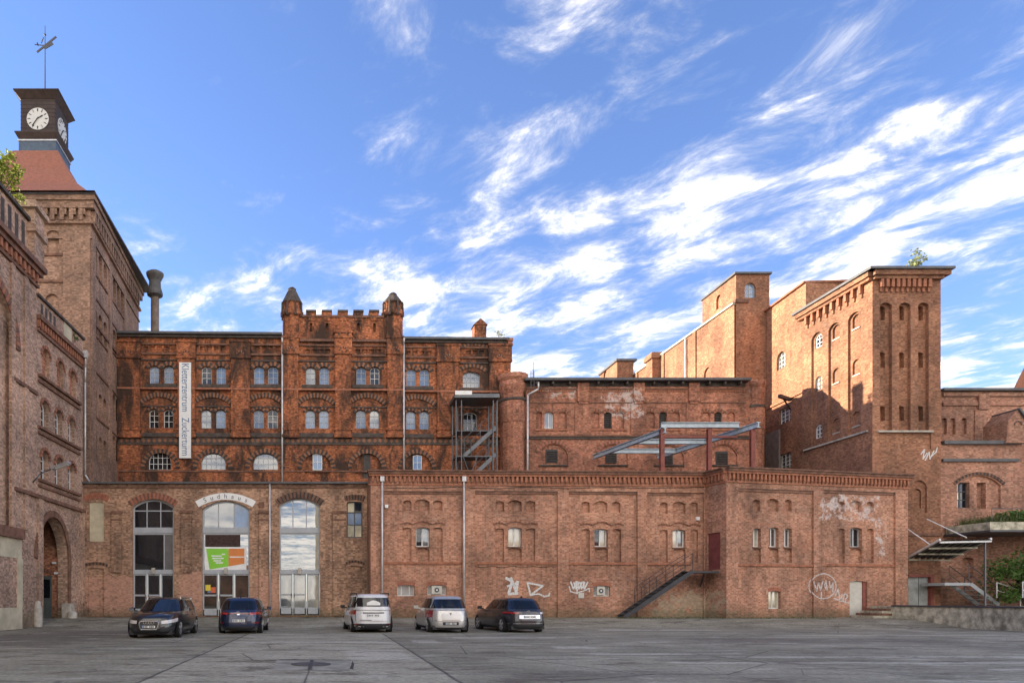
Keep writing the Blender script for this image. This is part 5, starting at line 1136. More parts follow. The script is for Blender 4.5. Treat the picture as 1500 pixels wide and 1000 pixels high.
    # small roof turret at the far end
    D2 = 66; q = thing('roof_house', (pp(905, D2)[0], D2, 14), 'small flat brick roof house at far end of the storehouse', 'building')
    WF = Wall(pp(904, D2), pp(928, D2)); WS = Wall((WF.P.x, D2 + 4.2), tuple(WF.P)); zq = WF.px(910, 529)[1]; m = MB(); hq = hole(WS, 884, 543, 889, 556, .9, .15, True)
    wall_face(m, WF, [(0, 14), (WF.L, 14), (WF.L, zq), (0, zq)], []); wall_face(m, WS, [(0, 14), (WS.L, 14), (WS.L, zq), (0, zq)], [hq]); plainwalls(m, [tuple(WF.Q), (WF.Q.x, D2 + 4.2), tuple(WS.P)], 14, zq); m.build('wall', 'b_tower', q)
    mm = MB(); WF.box(mm, -.15, WF.L + .25, zq, zq + .2, -4.3, .2); mm.build('coping', 'roofmetal', q)
    # far right range
    Dr = 40.4; r = thing('right_range', (pp(1400, Dr)[0], Dr, .37), 'two-stage brick range with recessed panels and small pointed gable beside the silo tower', 'building')
    W = Wall(pp(1376, Dr), pp(1700, Dr)); zl = W.px(1430, 650)[1]; m = MB()
    ar = hole(W, 1402, 696, 1466, 745, .45, .12, False); dr = hole(W, 1410, 816, 1426, 846, .3, .3, True)
    wall_face(m, W, [(0, .1), (W.L, .1), (W.L, zl), (0, zl)], [ar, dr])
    o1, o2 = hole(W, 1403, 706, 1423, 743, 0, .25, False), hole(W, 1434, 706, 1447, 745, 0, .3, True); wall_face(m, W, ar['poly'], [o1, o2], -.12); m.build('wall', 'b_right', r)
    window(o1, r, 1, (.33, .66), 'framedark', 'g_mid', .05, .06, True, o=-.12, panes=['g_mid', 'g_cream', 'g_mid', 'g_dark', 'g_dark', 'g_dark'])
    pxring(W, 1399, 1469, 710, 695, 4, r, .05, 30, ('trim_d', 'vous_d'))
    mm = MB(); W.pbox(mm, 1379, 646, 1490, 651, -.6, .22); W.pbox(mm, 1379, 672, 1490, 676, -.05, .14); mm.build('ledge', 'roofmetal', r)
    D3 = 42.5; W3 = Wall(pp(1378, D3), pp(1720, D3)); z3 = W3.px(1430, 573)[1]
    ni = [hole(W3, a, 612, a + 7.5, 636, .5, .18, True) for a in (1379.5, 1392, 1408.5, 1450)]
    m = MB(); wall_face(m, W3, [(0, .1), (W3.L, .1), (W3.L, z3), (0, z3)], ni); m.poly([W3.pt(0, z3), W3.pt(W3.L, z3), W3.pt(W3.L, z3, -6), W3.pt(0, z3, -6)]); m.build('upper_wall', 'b_right', r)
    mm = MB(); W3.pbox(mm, 1378, 569.5, 1720, 573, -.6, .25); mm.build('eaves', 'roofmetal', r)
    for x0, x1, y0, y1, oo in ((1380, 1431, 576, 580.5, .12), (1446, 1720, 576, 580.5, .12), (1380, 1431, 589, 594, .10), (1446, 1720, 589, 594, .10), (1431, 1446, 577, 600, .16), (1427, 1446, 600, 646, .06)): band(W3, x0, y0, x1, y1, oo, r, 'b_right')
    mm = MB(); g = lambda x, y, o: W.pt(*W.px(x, y), o)
    fr = [(1466, 650), (1497, 650), (1497, 622), (1483, 602), (1469, 618), (1468, 640)]
    mm.poly([g(x, y, .3) for x, y in fr]); n = len(fr)
    for i in range(n): a_, b_ = fr[i], fr[(i + 1) % n]; mm.poly([g(*a_, .3), g(*a_, -1.2), g(*b_, -1.2), g(*b_, .3)])
    mm.build('gable', 'b_right', r)
    pxring(W, 1479, 1488, 624, 615, 1.5, r, .34, 9, ('soot', 'trim_d'))
    mm = MB()
    for (xa, ya), (xb, yb) in (((1483, 600.5), (1498.5, 622)),): mm.bar(W.pt(*W.px(xa, ya), -.4), W.pt(*W.px(xb, yb), -.4), 1.7, .1)
    mm.build('gable_roof', 'roofmetal', r)
    h3 = thing('tiled_house', (pp(1540, 60)[0], 60, 10), 'house roof corner with orange tiles beyond the right range', 'building')
    p = lambda x, y, d=60: tuple(P3(x, y, d)); mm = MB(); mm.poly([p(1484, 570), p(1640, 570), p(1640, 520), p(1503, 532)]); mm.poly([p(1484, 570), p(1503, 532), p(1503, 532, 66), p(1484, 570, 66)]); mm.build('roof', 'tile', h3)
    mm = MB(); mm.poly([p(1484, 640), p(1640, 640), p(1640, 570), p(1484, 570)]); mm.build('wall', 'plaster', h3)
right_side()
# ------------------------------------------------------------------ fire stair, steel frame, black stair, dock
def railing(m, pts, h, r=.022, posts=True, mid=True):
    up = Vector((0, 0, h))
    for a, c in zip(pts[:-1], pts[1:]):
        a = Vector(a); c = Vector(c); m.tube(a + up, c + up, r, n=6)
        if mid: m.tube(a + up * .5, c + up * .5, r * .8, n=6)
    if posts:
        for a in pts: m.tube(Vector(a), Vector(a) + up, r, n=6)
def fire_stair():
    Dn, Df = 44.2, 45.5; z = lambda y: P3(700, y, Dn).z; X = lambda x: P3(x, 600, Dn).x
    t = thing('fire_stair', (X(700), 44.8, ZN), 'galvanised scaffold fire stair with flat canopy against the sooty facade', 'fire stair')
    for x in (668, 676, 722.5, 728):
        for D in (Dn, Df): m = MB(); m.tube((X(x), D, 7.95), (X(x), D, z(586)), .04, n=8); m.build('post', 'steel', t)
    m = MB(); m.box(X(665), X(730.5), Dn - .25, Df + .5, z(583.5), z(578)); m.build('canopy', 'steel', t)
    m = MB(); m.box(X(665.5), X(690), Dn - .3, Dn - .252, z(580), z(574)); m.build('canopy_edge', 'white', t)
    for y in (630, 667.5):
        m = MB(); m.box(X(668), X(727), Dn, Df, z(y) - .05, z(y)); p = m.build('platform', 'steel', t)
        m = MB(); railing(m, [(X(668), Dn, z(y)), (X(690), Dn, z(y))], 1.0); m.build('guard_rail', 'steel', p)
    for (xa, ya), (xb, yb) in (((680, 667), (727, 625)), ((697, 693), (727, 664.5))):
        m = MB(); a = Vector((X(xa), Dn + .05, z(ya))); c = Vector((X(xb), Dn + .05, z(yb)))
        for dy in (0, .75): m.bar(a + Vector((0, dy, 0)), c + Vector((0, dy, 0)), .05, .24)
        f = m.build('stair_flight', 'steel', t)
        n = int((c.z - a.z) / .2)
        for k in range(n): q = a + (c - a) * (k + .5) / n; m = MB(); m.box(q.x - .12, q.x + .12, q.y + .03, q.y + .73, q.z, q.z + .03); m.build('step', 'steel', f)
        m = MB(); railing(m, [a + Vector((0, -.03, .1)), a + (c - a) * .5 + Vector((0, -.03, .1)), c + Vector((0, -.03, .1))], 1.0); m.build('handrail', 'steel', f)
    m = MB(); m.tube((X(678), Dn, z(667)), (X(700), Dn, 8), .025, n=6); m.tube((X(700), Dn, z(667)), (X(678), Dn, 8), .025, n=6); m.build('brace', 'steel', t)
fire_stair()
def steel_frame():
    zb = 10.8; t = thing('steelwork', (20.5, 40, ZA - .35), 'pale blue steel beam frame on rust red posts standing on flat roof', 'steelwork')
    def ibeam(a, c, name='beam'):
        m = MB(); a = Vector(a); c = Vector(c)
        m.bar(a + Vector((0, 0, .13)), c + Vector((0, 0, .13)), .22, .035); m.bar(a - Vector((0, 0, .13)), c - Vector((0, 0, .13)), .22, .035); m.bar(a, c, .05, .23); m.build(name, 'beam', t)
    L0, L1 = Vector((18.85, 38.1, zb)), Vector((17.65, 45.3, zb)); R0, R1 = Vector((23.3, 36.9, zb)), Vector((21.9, 45.3, zb))
    ibeam(L0, L1); ibeam(R0, R1); ibeam(L0 + Vector((-.2, .1, .3)), Vector((23.0, 38.2, zb + .3)))
    f = lambda A, B, y: A + (B - A) * ((y - A.y) / (B.y - A.y))
    for y in (40.9, 43.5): ibeam(f(L0, L1, y), f(R0, R1, y))
    for x, y in ((18.75, 38.3), (21.4, 38.3), (23.2, 37.3)):
        m = MB(); hgt = zb - .16 if x > 23 else zb + .12
        m.box(x - .11, x + .11, y - .10, y - .07, ZA - .36, hgt); m.box(x - .11, x + .11, y + .07, y + .10, ZA - .36, hgt); m.box(x - .03, x + .03, y - .07, y + .07, ZA - .36, hgt); m.build('post', 'redsteel', t)
    m = MB(); m.bar((18.7, 38.35, zb - .32), (23.0, 38.35, zb - .32), .1, .12); m.build('red_beam', 'redsteel', t)
steel_frame()
def black_stair():
    Y0s, Y1s = 36.55, 37.35; xa, xb = 15.9, 19.55; za, zb = .36, 2.88
    t = thing('steel_stair', (xa, 37, za), 'dark steel outside stair leading up to the red door', 'stair')
    m = MB()
    for y in (Y0s, Y1s): m.bar((xa, y, za + .05), (xb, y, zb), .05, .22)
    m.build('stringer', 'stairblack', t)
    n = 13
    for k in range(n): m = MB(); x = xa + (xb - xa) * (k + .6) / n; z = za + (zb - za) * (k + .8) / n; m.box(x - .13, x + .13, Y0s + .03, Y1s - .03, z, z + .04); m.build('step', 'stairblack', t)
    m = MB(); m.box(xb - .05, 20.95, Y0s, Y1s + .25, zb - .1, zb); p = m.build('landing', 'stairblack', t)
    for y in (Y0s, Y1s):
        m = MB(); railing(m, [(xa + .9, y, za + .7), (xa + 1.7, y, za + 1.25), (xa + 2.6, y, za + 1.87), (xb, y, zb)], .95, .018, True, True); m.build('handrail', 'stairblack', t)
    m = MB(); m.bar((20.6, Y1s, zb - .1), (20.6, 37.75, zb - .8), .06, .06); m.build('bracket', 'stairblack', t)
black_stair()
def dock():
    t = thing('loading_dock', (31, 33, .2), 'old concrete loading dock with curved end in front of the silo tower', 'loading dock')
    pl = [(30.15, 37.95), (30.1, 36.4), (30.2, 35.0), (30.25, 33.6), (30.1, 32.0), (29.75, 30.0), (29.4, 28.0), (29.2, 24), (44, 24), (44, 40.2), (33.4, 40.2), (33.1, 38.75)]; zt = 1.0; m = MB(); n = len(pl)
    for i in range(n):
        a, c = pl[i], pl[(i + 1) % n]; m.poly([(c[0], c[1], -.1), (a[0], a[1], -.1), (a[0], a[1], zt), (c[0], c[1], zt)])
    m.build('dock_wall', 'concrete', t)
    m = MB(); m.poly([(x, y, zt) for x, y in pl]); m.build('dock_floor', 'concrete', t)
    for a, c in zip(pl[1:7], pl[2:8]): m = MB(); m.bar((a[0] + .06, a[1], zt + .03), (c[0] + .06, c[1], zt + .03), .24, .08); m.build('edge_strip', 'framedark', t)
    for k in range(4): m = MB(); m.box(29.05 + k * .27, 30.2, 36.35 + .05 * k, 37.9, .2, .50 + k * .125); m.build('dock_step', 'trim_d' if k % 2 else 'concrete', t)
    # canopy on tie rods
    c = thing('canopy', (34, 38, 4), 'tilted corrugated metal canopy hung on white tie rods above the dock', 'canopy')
    N0, N1, F0, F1 = P3(1377, 791.5, 36.6), P3(1452, 790, 36.6), P3(1331, 817, 39.45), P3(1392, 818, 39.45)
    m = MB(); n = 14; e1 = N1 - N0; e2 = F1 - F0
    for k in range(n):
        off = .04 if k % 2 else -.04; up = Vector((0, 0, off)); a, b_ = N0 + e1 * k / n, N0 + e1 * (k + 1) / n; c2, d = F0 + e2 * (k + 1) / n, F0 + e2 * k / n
        m.poly([a + up, b_ + up, c2 + up, d + up])
        m.poly([b_ + up, b_ - up, c2 - up, c2 + up])
    m.build('sheet', 'louvre', c)
    for f in (.0, .33, .66, 1.): m = MB(); a = N0.lerp(F0, f) - Vector((0, 0, .09)); d = N1.lerp(F1, f) - Vector((0, 0, .09)); m.bar(a, d, .07, .09); m.build('purlin', 'framewhite' if f == 0 else 'concrete', c)
    for a, d in ((N0, F0), (N1, F1)): m = MB(); m.bar(a + Vector((0, 0, .05)), d + Vector((0, 0, .05)), .08, .12); m.build('edge_beam', 'framewhite', c)
    for (x0, y0), (x1, y1), f in (((1329, 774), (1362, 797), .35), ((1358, 760), (1416, 787), .2)):
        a = P3(x0, y0, 39.45); d = P3(x1, y1, 37.2); m = MB(); m.tube(a, d, .03, n=8); m.build('tie_rod', 'white', c)
    m = MB(); a = P3(1443, 793, 36.8); m.box(a.x - .035, a.x + .035, 36.77, 36.83, zt, a.z); m.build('post', 'steel', c)
    # dock stair with tube railings
    s = thing('dock_stair', (36, 38, zt), 'galvanised dock stair with tube handrails beside the green bush', 'stair')
    zl = P3(1400, 853, 38.3).z; xl0, xl1 = P3(1379, 0, 38.3).x, P3(1417, 0, 38.3).x; xe = P3(1458, 0, 38.3).x
    m = MB(); m.box(xl0, xl1, 38.1, 39.6, zl - .16, zl); m.build('landing', 'framegrey', s)
    m = MB()
    for y in (38.1, 39.3): m.bar((xl1, y, zl - .08), (xe, y, zt + .05), .06, .2)
    m.build('stringer', 'framegrey', s)
    for k in range(5): m = MB(); f = (k + .5) / 5; x = xl1 + (xe - xl1) * f; z_ = zl + (zt - zl) * f; m.box(x - .13, x + .13, 38.12, 39.28, z_ - .05, z_ - .01); m.build('step', 'framegrey', s)
    for y in (38.1, 39.3): m = MB(); railing(m, [(xl1 - .1, y, zl), ((xl1 + xe) / 2, y, (zl + zt) / 2), (xe, y, zt)], 1.0, .025); m.build('handrail', 'steel', s)
    for k in range(2): m = MB(); y = 36.2 + k * 1.4; railing(m, [(xe - .6, y, zt + .45), (xe + .7, y, zt), ], .85, .028); m.build('handrail', 'framewhite', s)
    # planted ledge on the far right
    g = thing('roof_terrace', (38, 39, 5), 'overgrown concrete ledge with grass above the bush', 'ledge')
    zz = P3(1470, 765, 38).z; xa_ = P3(1440, 0, 38).x; m = MB(); m.box(xa_, 46, 37.6, 40.3, zz - .45, zz); m.build('slab', 'concrete', g)
    m = MB(); m.box(xa_ - .1, 46, 37.5, 40.32, zz - .56, zz - .452); m.build('slab_edge', 'framedark', g)
    m = MB(); railing(m, [(xa_ + .3, 37.8, zz), (xa_ + 1.7, 37.8, zz), (xa_ + 3.4, 37.8, zz), (xa_ + 6, 37.8, zz)], .75, .02, True, False); m.build('guard_rail', 'steel', g)
dock()

# ------------------------------------------------------------------ plants
def leafmat(name, col):
    t = NT(name); g = t.nd('ShaderNodeNewGeometry'); oi = t.noise(g.outputs['Position'], 5, 3)
    col2 = t.mix(g.outputs['Random Per Island'], tuple(c * .55 for c in col), tuple(c * 1.5 for c in col))
    t.put(t.b.inputs['Base Color'], col2); t.b.inputs['Roughness'].default_value = .6
    tr_ = t.nd('ShaderNodeBsdfTranslucent'); t.put(tr_.inputs[0], col2); ms = t.nd('ShaderNodeMixShader'); ms.inputs[0].default_value = .35
    t.L.new(t.b.outputs[0], ms.inputs[1]); t.L.new(tr_.outputs[0], ms.inputs[2]); t.L.new(ms.outputs[0], t.N['Material Output'].inputs[0])
    return t.m
M['leaf_y'] = leafmat('yellow_green_leaf', (.28, .33, .05)); M['leaf_g'] = leafmat('green_leaf', (.085, .16, .03)); M['leaf_p'] = leafmat('pale_leaf', (.24, .27, .10)); M['grass'] = leafmat('grass_blade', (.09, .11, .03))
M['bark'] = plain('bark', (.09, .065, .045), .9, noise=.4)
def shrub(name, base, rad, n, leaf, mat, label, cat, clumps=14, stems=6):
    t = thing(name, base, label, cat); rnd = random.Random(sum(map(ord, label)) + n); b = Vector(base); m = MB(); tips = []
    for k in range(stems):
        a = rnd.uniform(0, 6.28); h = rnd.uniform(.5, 1.) ; p0 = b.copy(); 
        p2 = b + Vector((math.cos(a) * rad[0] * .7 * rnd.random(), math.sin(a) * rad[1] * .7 * rnd.random(), rad[2] * 2 * h * .8)); p1 = p0.lerp(p2, .5) + Vector((rnd.uniform(-.1, .1), rnd.uniform(-.1, .1), .05)) * rad[2]
        r = .03 * rad[2]; m.tube(p0, p1, r, r * .7, 6); m.tube(p1, p2, r * .7, r * .3, 6); tips.append(p2)
    m.build('stem', 'bark', t)
    cl = [(Vector((rnd.uniform(-1, 1) * rad[0] * .75, rnd.uniform(-1, 1) * rad[1] * .75, rad[2] * (1 + rnd.uniform(-.75, .75)))) + b, rnd.uniform(.22, .42)) for _ in range(clumps)] + [(p, .28) for p in tips]
    m = MB()
    for i in range(n):
        c, r = rnd.choice(cl); v = Vector((rnd.gauss(0, 1), rnd.gauss(0, 1), rnd.gauss(0, 1))).normalized() * r * (rnd.random() ** .5)
        p = c + Vector((v.x * rad[0], v.y * rad[1], v.z * rad[2])); d = Vector((rnd.gauss(0, 1), rnd.gauss(0, 1), rnd.gauss(0, .6))).normalized(); s = d.cross(Vector((rnd.gauss(0, 1), rnd.gauss(0, 1), rnd.gauss(0, 1)))).normalized()
        L_ = leaf * rnd.uniform(.6, 1.3); m.poly([p, p + d * L_ * .5 + s * L_ * .28, p + d * L_, p + d * L_ * .5 - s * L_ * .28])
    tag(m.build('foliage', mat, t), kind='stuff')
    return t
a = Vector(WK.pt(WK.u(12), WK.px(12, 275)[1] - .3, -.3)); shrub('roof_shrub', a, (1.0, 1.1, .85), 1500, .17, 'leaf_y', 'yellow green shrub growing on the parapet of the tall wing', 'shrub')
c = P3(1345, 391, 40.3); shrub('roof_tree', (c.x, c.y, WTF.px(1325, 404)[1] + .2), (1.0, .7, .85), 520, .15, 'leaf_p', 'small pale green tree growing on top of the silo tower', 'tree', 9)
c = P3(733, 497, 47); shrub('roof_weed', (c.x, c.y, ZM - .1), (.5, .4, .5), 160, .1, 'leaf_p', 'thin weeds on the malthouse roof beside its end cap', 'plant', 6)
c = WL.pt(4.4, WL.px(98, 492)[1], .12); shrub('wall_weed', c, (.25, .3, .25), 160, .09, 'leaf_g', 'green weeds growing from the gatehouse cornice', 'plant', 6, 3)
shrub('ledge_shrub', (38.3, 37.9, P3(1470, 765, 38).z), (1.3, .5, .35), 900, .13, 'leaf_g', 'loose shrub hanging over the overgrown concrete ledge', 'shrub', 16, 5)
shrub('bush', (38.4, 37.6, 1.0), (1.9, 1.6, 1.5), 5200, .17, 'leaf_g', 'dense green bush under the overgrown ledge', 'bush', 46, 10)
shrub('bush', (40.8, 38.2, 1.0), (1.9, 1.5, 1.9), 3600, .17, 'leaf_g', 'taller dark bush beneath the concrete ledge behind the dense one', 'bush', 40, 8)
def blades(name, area, n, hmin, hmax, label, z):
    rnd = random.Random(n); m = MB()
    for _ in range(n):
        x, y = rnd.uniform(*area[0]), rnd.uniform(*area[1]); zz = z(y) if callable(z) else z; h = rnd.uniform(hmin, hmax); a = rnd.uniform(0, 6.28); w = .012 + h * .03
        lx, ly = rnd.gauss(0, .3) * h, rnd.gauss(0, .3) * h
        m.poly([(x - math.cos(a) * w, y - math.sin(a) * w, zz), (x + math.cos(a) * w, y + math.sin(a) * w, zz), (x + lx, y + ly, zz + h)])
    tag(m.build(name, 'grass'), label, 'grass', kind='stuff')
blades('wall_grass', ((-13, 2.2), (38.2, 38.6)), 260, .03, .16, 'sparse weeds along the foot of the annexe', gz)
zz = P3(1470, 765, 38).z; blades('grass', ((36.6, 44), (37.55, 40)), 3600, .12, .55, 'long grass growing on the overgrown ledge', zz)
blades('wall_grass', ((2.5, 15.2), (37.1, 37.45)), 200, .02, .10, 'sparse weeds along the warehouse wall behind the parked cars', gz)
blades('wall_grass', ((15.2, 27), (35.6, 37.2)), 900, .03, .11, 'low grass and moss along the foot of the warehouse', gz)

# ------------------------------------------------------------------ manhole and things on the ground
def manhole():
    t = thing('manhole', (-.35, 14.3, 0), 'round manhole cover set in a pale square of concrete', 'manhole cover')
    m = MB(); m.poly([(-1.05, 13.2, .006), (.42, 13.2, .006), (.52, 15.4, .006), (-1.15, 15.4, .006)]); m.build('concrete_surround', plain('old_concrete', (.27, .255, .21), .9, noise=.35, nscale=2), t)
    m = MB(); m.tube((-.35, 14.4, .0), (-.35, 14.4, .022), .42, n=28); cv = m.build('cover', plain('cast_iron', (.10, .095, .088), .6, .5, .3, 9), t)
    m = MB(); m.box(-.385, -.315, 13.25, 15.35, .023, .027); m.build('seam', 'stairblack', cv)
    m = MB()
    for p in ([(.44, 13.6), (.5, 13.4), (.56, 14.5), (.55, 15.2), (.5, 14.4)], [(-1.5, 15.4), (-.4, 15.42), (.9, 15.40), (.3, 15.52), (-.9, 15.6)]): m.poly([(x, y, .010) for x, y in p])
    m.build('broken_edge', plain('dark_gap', (.045, .042, .038), .95), t)
manhole()

# ------------------------------------------------------------------ cars
M['tyre'] = plain('tyre', (.012, .012, .012), .85, noise=.2); M['rim'] = plain('alloy', (.45, .45, .46), .35, .7, noise=.1); M['plastic'] = plain('black_plastic', (.02, .02, .022), .6, noise=.2)
M['tail'] = plain('tail_lamp', (.28, .012, .012), .2, noise=.1, coat=1.); M['tailw'] = plain('clear_lamp', (.55, .52, .50), .15, noise=.1, coat=1.); M['plate'] = plain('number_plate', (.62, .62, .58), .5, noise=.05); M['chrome'] = plain('chrome', (.6, .6, .62), .2, .9, noise=.05)
def paint(name, col, metal=.0): return plain(name, col, .32, metal, .04, 2., coat=1.)
def car(name, label, col, metal, loc, yaw, L, Wd, Hh, belt, kind):
    t = thing(name, (0, 0, 0), label, 'car', 'cars parked in the yard'); mt = paint(name + '_paint', col, metal); a0 = L / 2; b0 = Wd / 2; zb = .17; n = 4.
    hood = kind.get('hood', .25); nose = kind.get('nose', .72)
    def top(x):                                   # shoulder, bonnet and nose line
        f = x / a0
        if f > 1 - hood * 2: k = (f - (1 - hood * 2)) / (hood * 2); return belt - .03 - (belt - .03 - nose) * k ** 1.6
        if f < -.86: return belt - .03 * ((-.86 - f) / .14)
        return belt
    lv = [(0., .965, .86), (.10, .995, .95), (.28, 1.0, .99), (.50, .995, 1.0), (.70, .985, .995), (.86, .975, .975), (1., .955, .93)]
    def ab(tt):
        for (t0, l0, w0), (t1, l1, w1) in zip(lv[:-1], lv[1:]):
            if tt <= t1 + 1e-9: k = (tt - t0) / (t1 - t0); return a0 * (l0 + (l1 - l0) * k), b0 * (w0 + (w1 - w0) * k)
        return a0 * lv[-1][1], b0 * lv[-1][2]
    def P(x, y, tt): return Vector((x, y, zb + tt * (top(x) - zb)))
    def endp(sgn, f, tt, o=0.): A, B = ab(tt); return P(sgn * A * (1 - abs(f) ** n) ** (1 / n), f * B, tt) + Vector((sgn * o, f * o * .6, 0))
    def sidep(sgn, x, tt, o=0.): A, B = ab(tt); g = min(.9999, abs(x) / A); return P(x, sgn * B * (1 - g ** n) ** (1 / n), tt) + Vector((0, sgn * o, 0))
    K = 56; m = MB(); tl = [0, .05, .10, .19, .28, .39, .50, .60, .70, .78, .86, .93, 1.]
    ang = []
    for k in range(K):
        q = (k // 14); f = (k % 14) / 14; ang.append(q * math.pi / 2 + math.pi / 2 * (f + .12 * math.sin(2 * math.pi * f) * -1))
    for tt in tl:
        A, B = ab(tt)
        for an in ang:
            cx_, sy = math.cos(an), math.sin(an); x = A * math.copysign(abs(cx_) ** (2 / n), cx_); y = B * math.copysign(abs(sy) ** (2 / n), sy); m.v.append(tuple(P(x, y, tt)))
    for i in range(len(tl) - 1):
        for k in range(K): a_ = i * K; m.f.append((a_ + k, a_ + (k + 1) % K, a_ + K + (k + 1) % K, a_ + K + k)); m.mi.append(0)
    base = (len(tl) - 1) * K; half = K // 2
    for k in range(half // 1 - 0):                 # close the top: join mirrored points
        k2 = (K - k) % K; k3 = (K - k - 1) % K
        if k == 0: m.f.append((base, base + 1, base + K - 1)); m.mi.append(0)
        elif k == half - 1: m.f.append((base + k, base + k + 1, base + k3)) if k + 1 == k3 else m.f.append((base + k, base + k + 1, base + k3, base + k2)); m.mi.append(0)
        else: m.f.append((base + k, base + k + 1, base + k3, base + k2)); m.mi.append(0)
    m.f = [tuple(dict.fromkeys(f)) for f in m.f]
    body = m.build('body', mt, t, True)
    m = MB(); m.box(-a0 * .9, a0 * .9, -b0 * .8, b0 * .8, .13, .3); m.build('underbody', 'plastic', t)
    # cabin
    x0, x1, x2, x3 = kind['cab']                   # rear base, rear roof, front roof, front base
    wb, wt = b0 * .955, b0 * kind.get('tumble', .72); N2 = 3.6
    def cab(sgn_or_none, an, s):
        zz = belt - .04 + (Hh - belt + .04) * (s if s < 1 else 1); xr = x0 + (x1 - x0) * s ** 1.1; xf = x3 + (x2 - x3) * s ** 1.0; w = wb + (wt - wb) * s ** 1.25; cxm = (xr + xf) / 2; A = (xf - xr) / 2
        c_, s_ = math.cos(an), math.sin(an); return Vector((cxm + A * math.copysign(abs(c_) ** (2 / N2), c_), w * math.copysign(abs(s_) ** (2 / N2), s_), zz))
    m = MB(); sl = [0, .25, .5, .72, .86]
    for s in sl:
        for an in ang: m.v.append(tuple(cab(None, an, s)))
    for (sc, dz) in ((.95, .93), (.86, .985), (.6, 1.01)):
        for an in ang:
            p = cab(None, an, .93); cxm = (x1 + x2) / 2; zz = belt - .04 + (Hh - belt + .04) * dz; m.v.append((cxm + (p.x - cxm) * sc, p.y * sc, zz))
    R_ = len(sl) + 3
    for i in range(R_ - 1):
        for k in range(K): a_ = i * K; m.f.append((a_ + k, a_ + (k + 1) % K, a_ + K + (k + 1) % K, a_ + K + k)); m.mi.append(0)
    base = (R_ - 1) * K
    for k in range(half):
        k2 = (K - k) % K; k3 = (K - k - 1) % K; f = tuple(dict.fromkeys((base + k, base + k + 1, base + k3, base + k2)))
        if len(f) > 2: m.f.append(f); m.mi.append(0)
    m.build('cabin', mt, t, True)
    # glass as panels on the cabin surface
    def surf(an, s, o):
        p = cab(None, an, s); e = .01; d1 = cab(None, an + e, s) - cab(None, an - e, s); d2 = cab(None, an, min(.99, s + e)) - cab(None, an, s - e); nn = d1.cross(d2).normalized(); return p + nn * o
    def fang(f): return math.copysign(math.asin(min(1, abs(f)) ** (N2 / 2)), f)     # share of the half width -> angle
    def glassp(nm, a_fn, s0, s1, k=12, mat='g_car', o=.008):
        m = MB(); rows = 6
        for i in range(rows + 1):
            s = s0 + (s1 - s0) * i / rows
            for j in range(k + 1): m.v.append(tuple(surf(a_fn(j / k, (s - s0) / (s1 - s0)), s, o)))
        for i in range(rows):
            for j in range(k): a_ = i * (k + 1) + j; m.f.append((a_, a_ + 1, a_ + k + 2, a_ + k + 1)); m.mi.append(0)
        q = [Vector(m.v[i]) for i in m.f[len(m.f) // 2]]; c_ = Vector((0, 0, belt))
        if (q[1] - q[0]).cross(q[2] - q[0]).dot(q[0] - Vector(((x0 + x3) / 2, 0, belt))) < 0: m.f = [f[::-1] for f in m.f]
        return m.build(nm, mat, t, True)
    rs = kind.get('rear_s', (.16, .78)); rw = .88
    glassp('rear_window', lambda f, g: math.pi - fang((2 * f - 1) * (rw - .05 * g)), *rs)
    glassp('windscreen', lambda f, g: fang((2 * f - 1) * .92), .10, .86)
    def xang(x, s, sgn):
        xr = x0 + (x1 - x0) * s ** 1.1; xf = x3 + (x2 - x3) * s; cxm = (xr + xf) / 2; A = (xf - xr) / 2; g = max(-.985, min(.985, (x - cxm) / A)); c_ = math.copysign(abs(g) ** (N2 / 2), g); an = math.acos(c_); return an if sgn > 0 else -an
    for sgn in (1, -1):
        for (xa, xb) in kind['sidewin']:
            def fn(f, g, xa=xa, xb=xb, sgn=sgn):
                s = .14 + (.82 - .14) * g; lo = max(xa, x0 + (x1 - x0) * s + .30); hi = min(xb, x3 + (x2 - x3) * s - .16)
                return xang(lo + (hi - lo) * f, s, sgn)
            glassp('side_window', fn, .14, .82, 8, 'g_car', .008)
    # panels on the body
    def bodypanel(nm, mat, fn, fs, ts, o, rows=4, k=10, par=None):
        m = MB()
        for i in range(rows + 1):
            tt = ts[0] + (ts[1] - ts[0]) * i / rows
            for j in range(k + 1): m.v.append(tuple(fn(fs[0] + (fs[1] - fs[0]) * j / k, tt, o)))
        for i in range(rows):
            for j in range(k): a_ = i * (k + 1) + j; m.f.append((a_, a_ + 1, a_ + k + 2, a_ + k + 1)); m.mi.append(0)
        return m.build(nm, mat, par or t, True)
    rear = lambda f, tt, o: endp(-1, f, tt, o); frnt = lambda f, tt, o: endp(1, f, tt, o)
    for (nm, mat, end, f0, f1, t0, t1, o) in kind['panels']:
        p_ = bodypanel(nm, mat, rear if end == 'r' else frnt, (f0, f1), (t0, t1), o)
        if nm == 'number_plate':
            sx = -1 if end == 'r' else 1; q0 = endp(sx, f0, (t0 + t1) / 2, o + .004); q1 = endp(sx, f1, (t0 + t1) / 2, o + .004); m = MB()
            for k in range(7):
                if k in (3,): continue
                q = q0.lerp(q1, .14 + k * .118); m.box(q.x - .004, q.x + .004, q.y - .016, q.y + .016, q.z - .034, q.z + .034)
            m.build('plate_marks', 'textdark', p_)
            e_ = q0 if (q0.y > q1.y) == (sx < 0) else q1; m = MB(); q = q0.lerp(q1, .035 if e_ is q0 else .965); m.box(q.x - .003, q.x + .003, q.y - .018, q.y + .018, q.z - .05, q.z + .05); m.build('plate_band', 'textblue', p_)
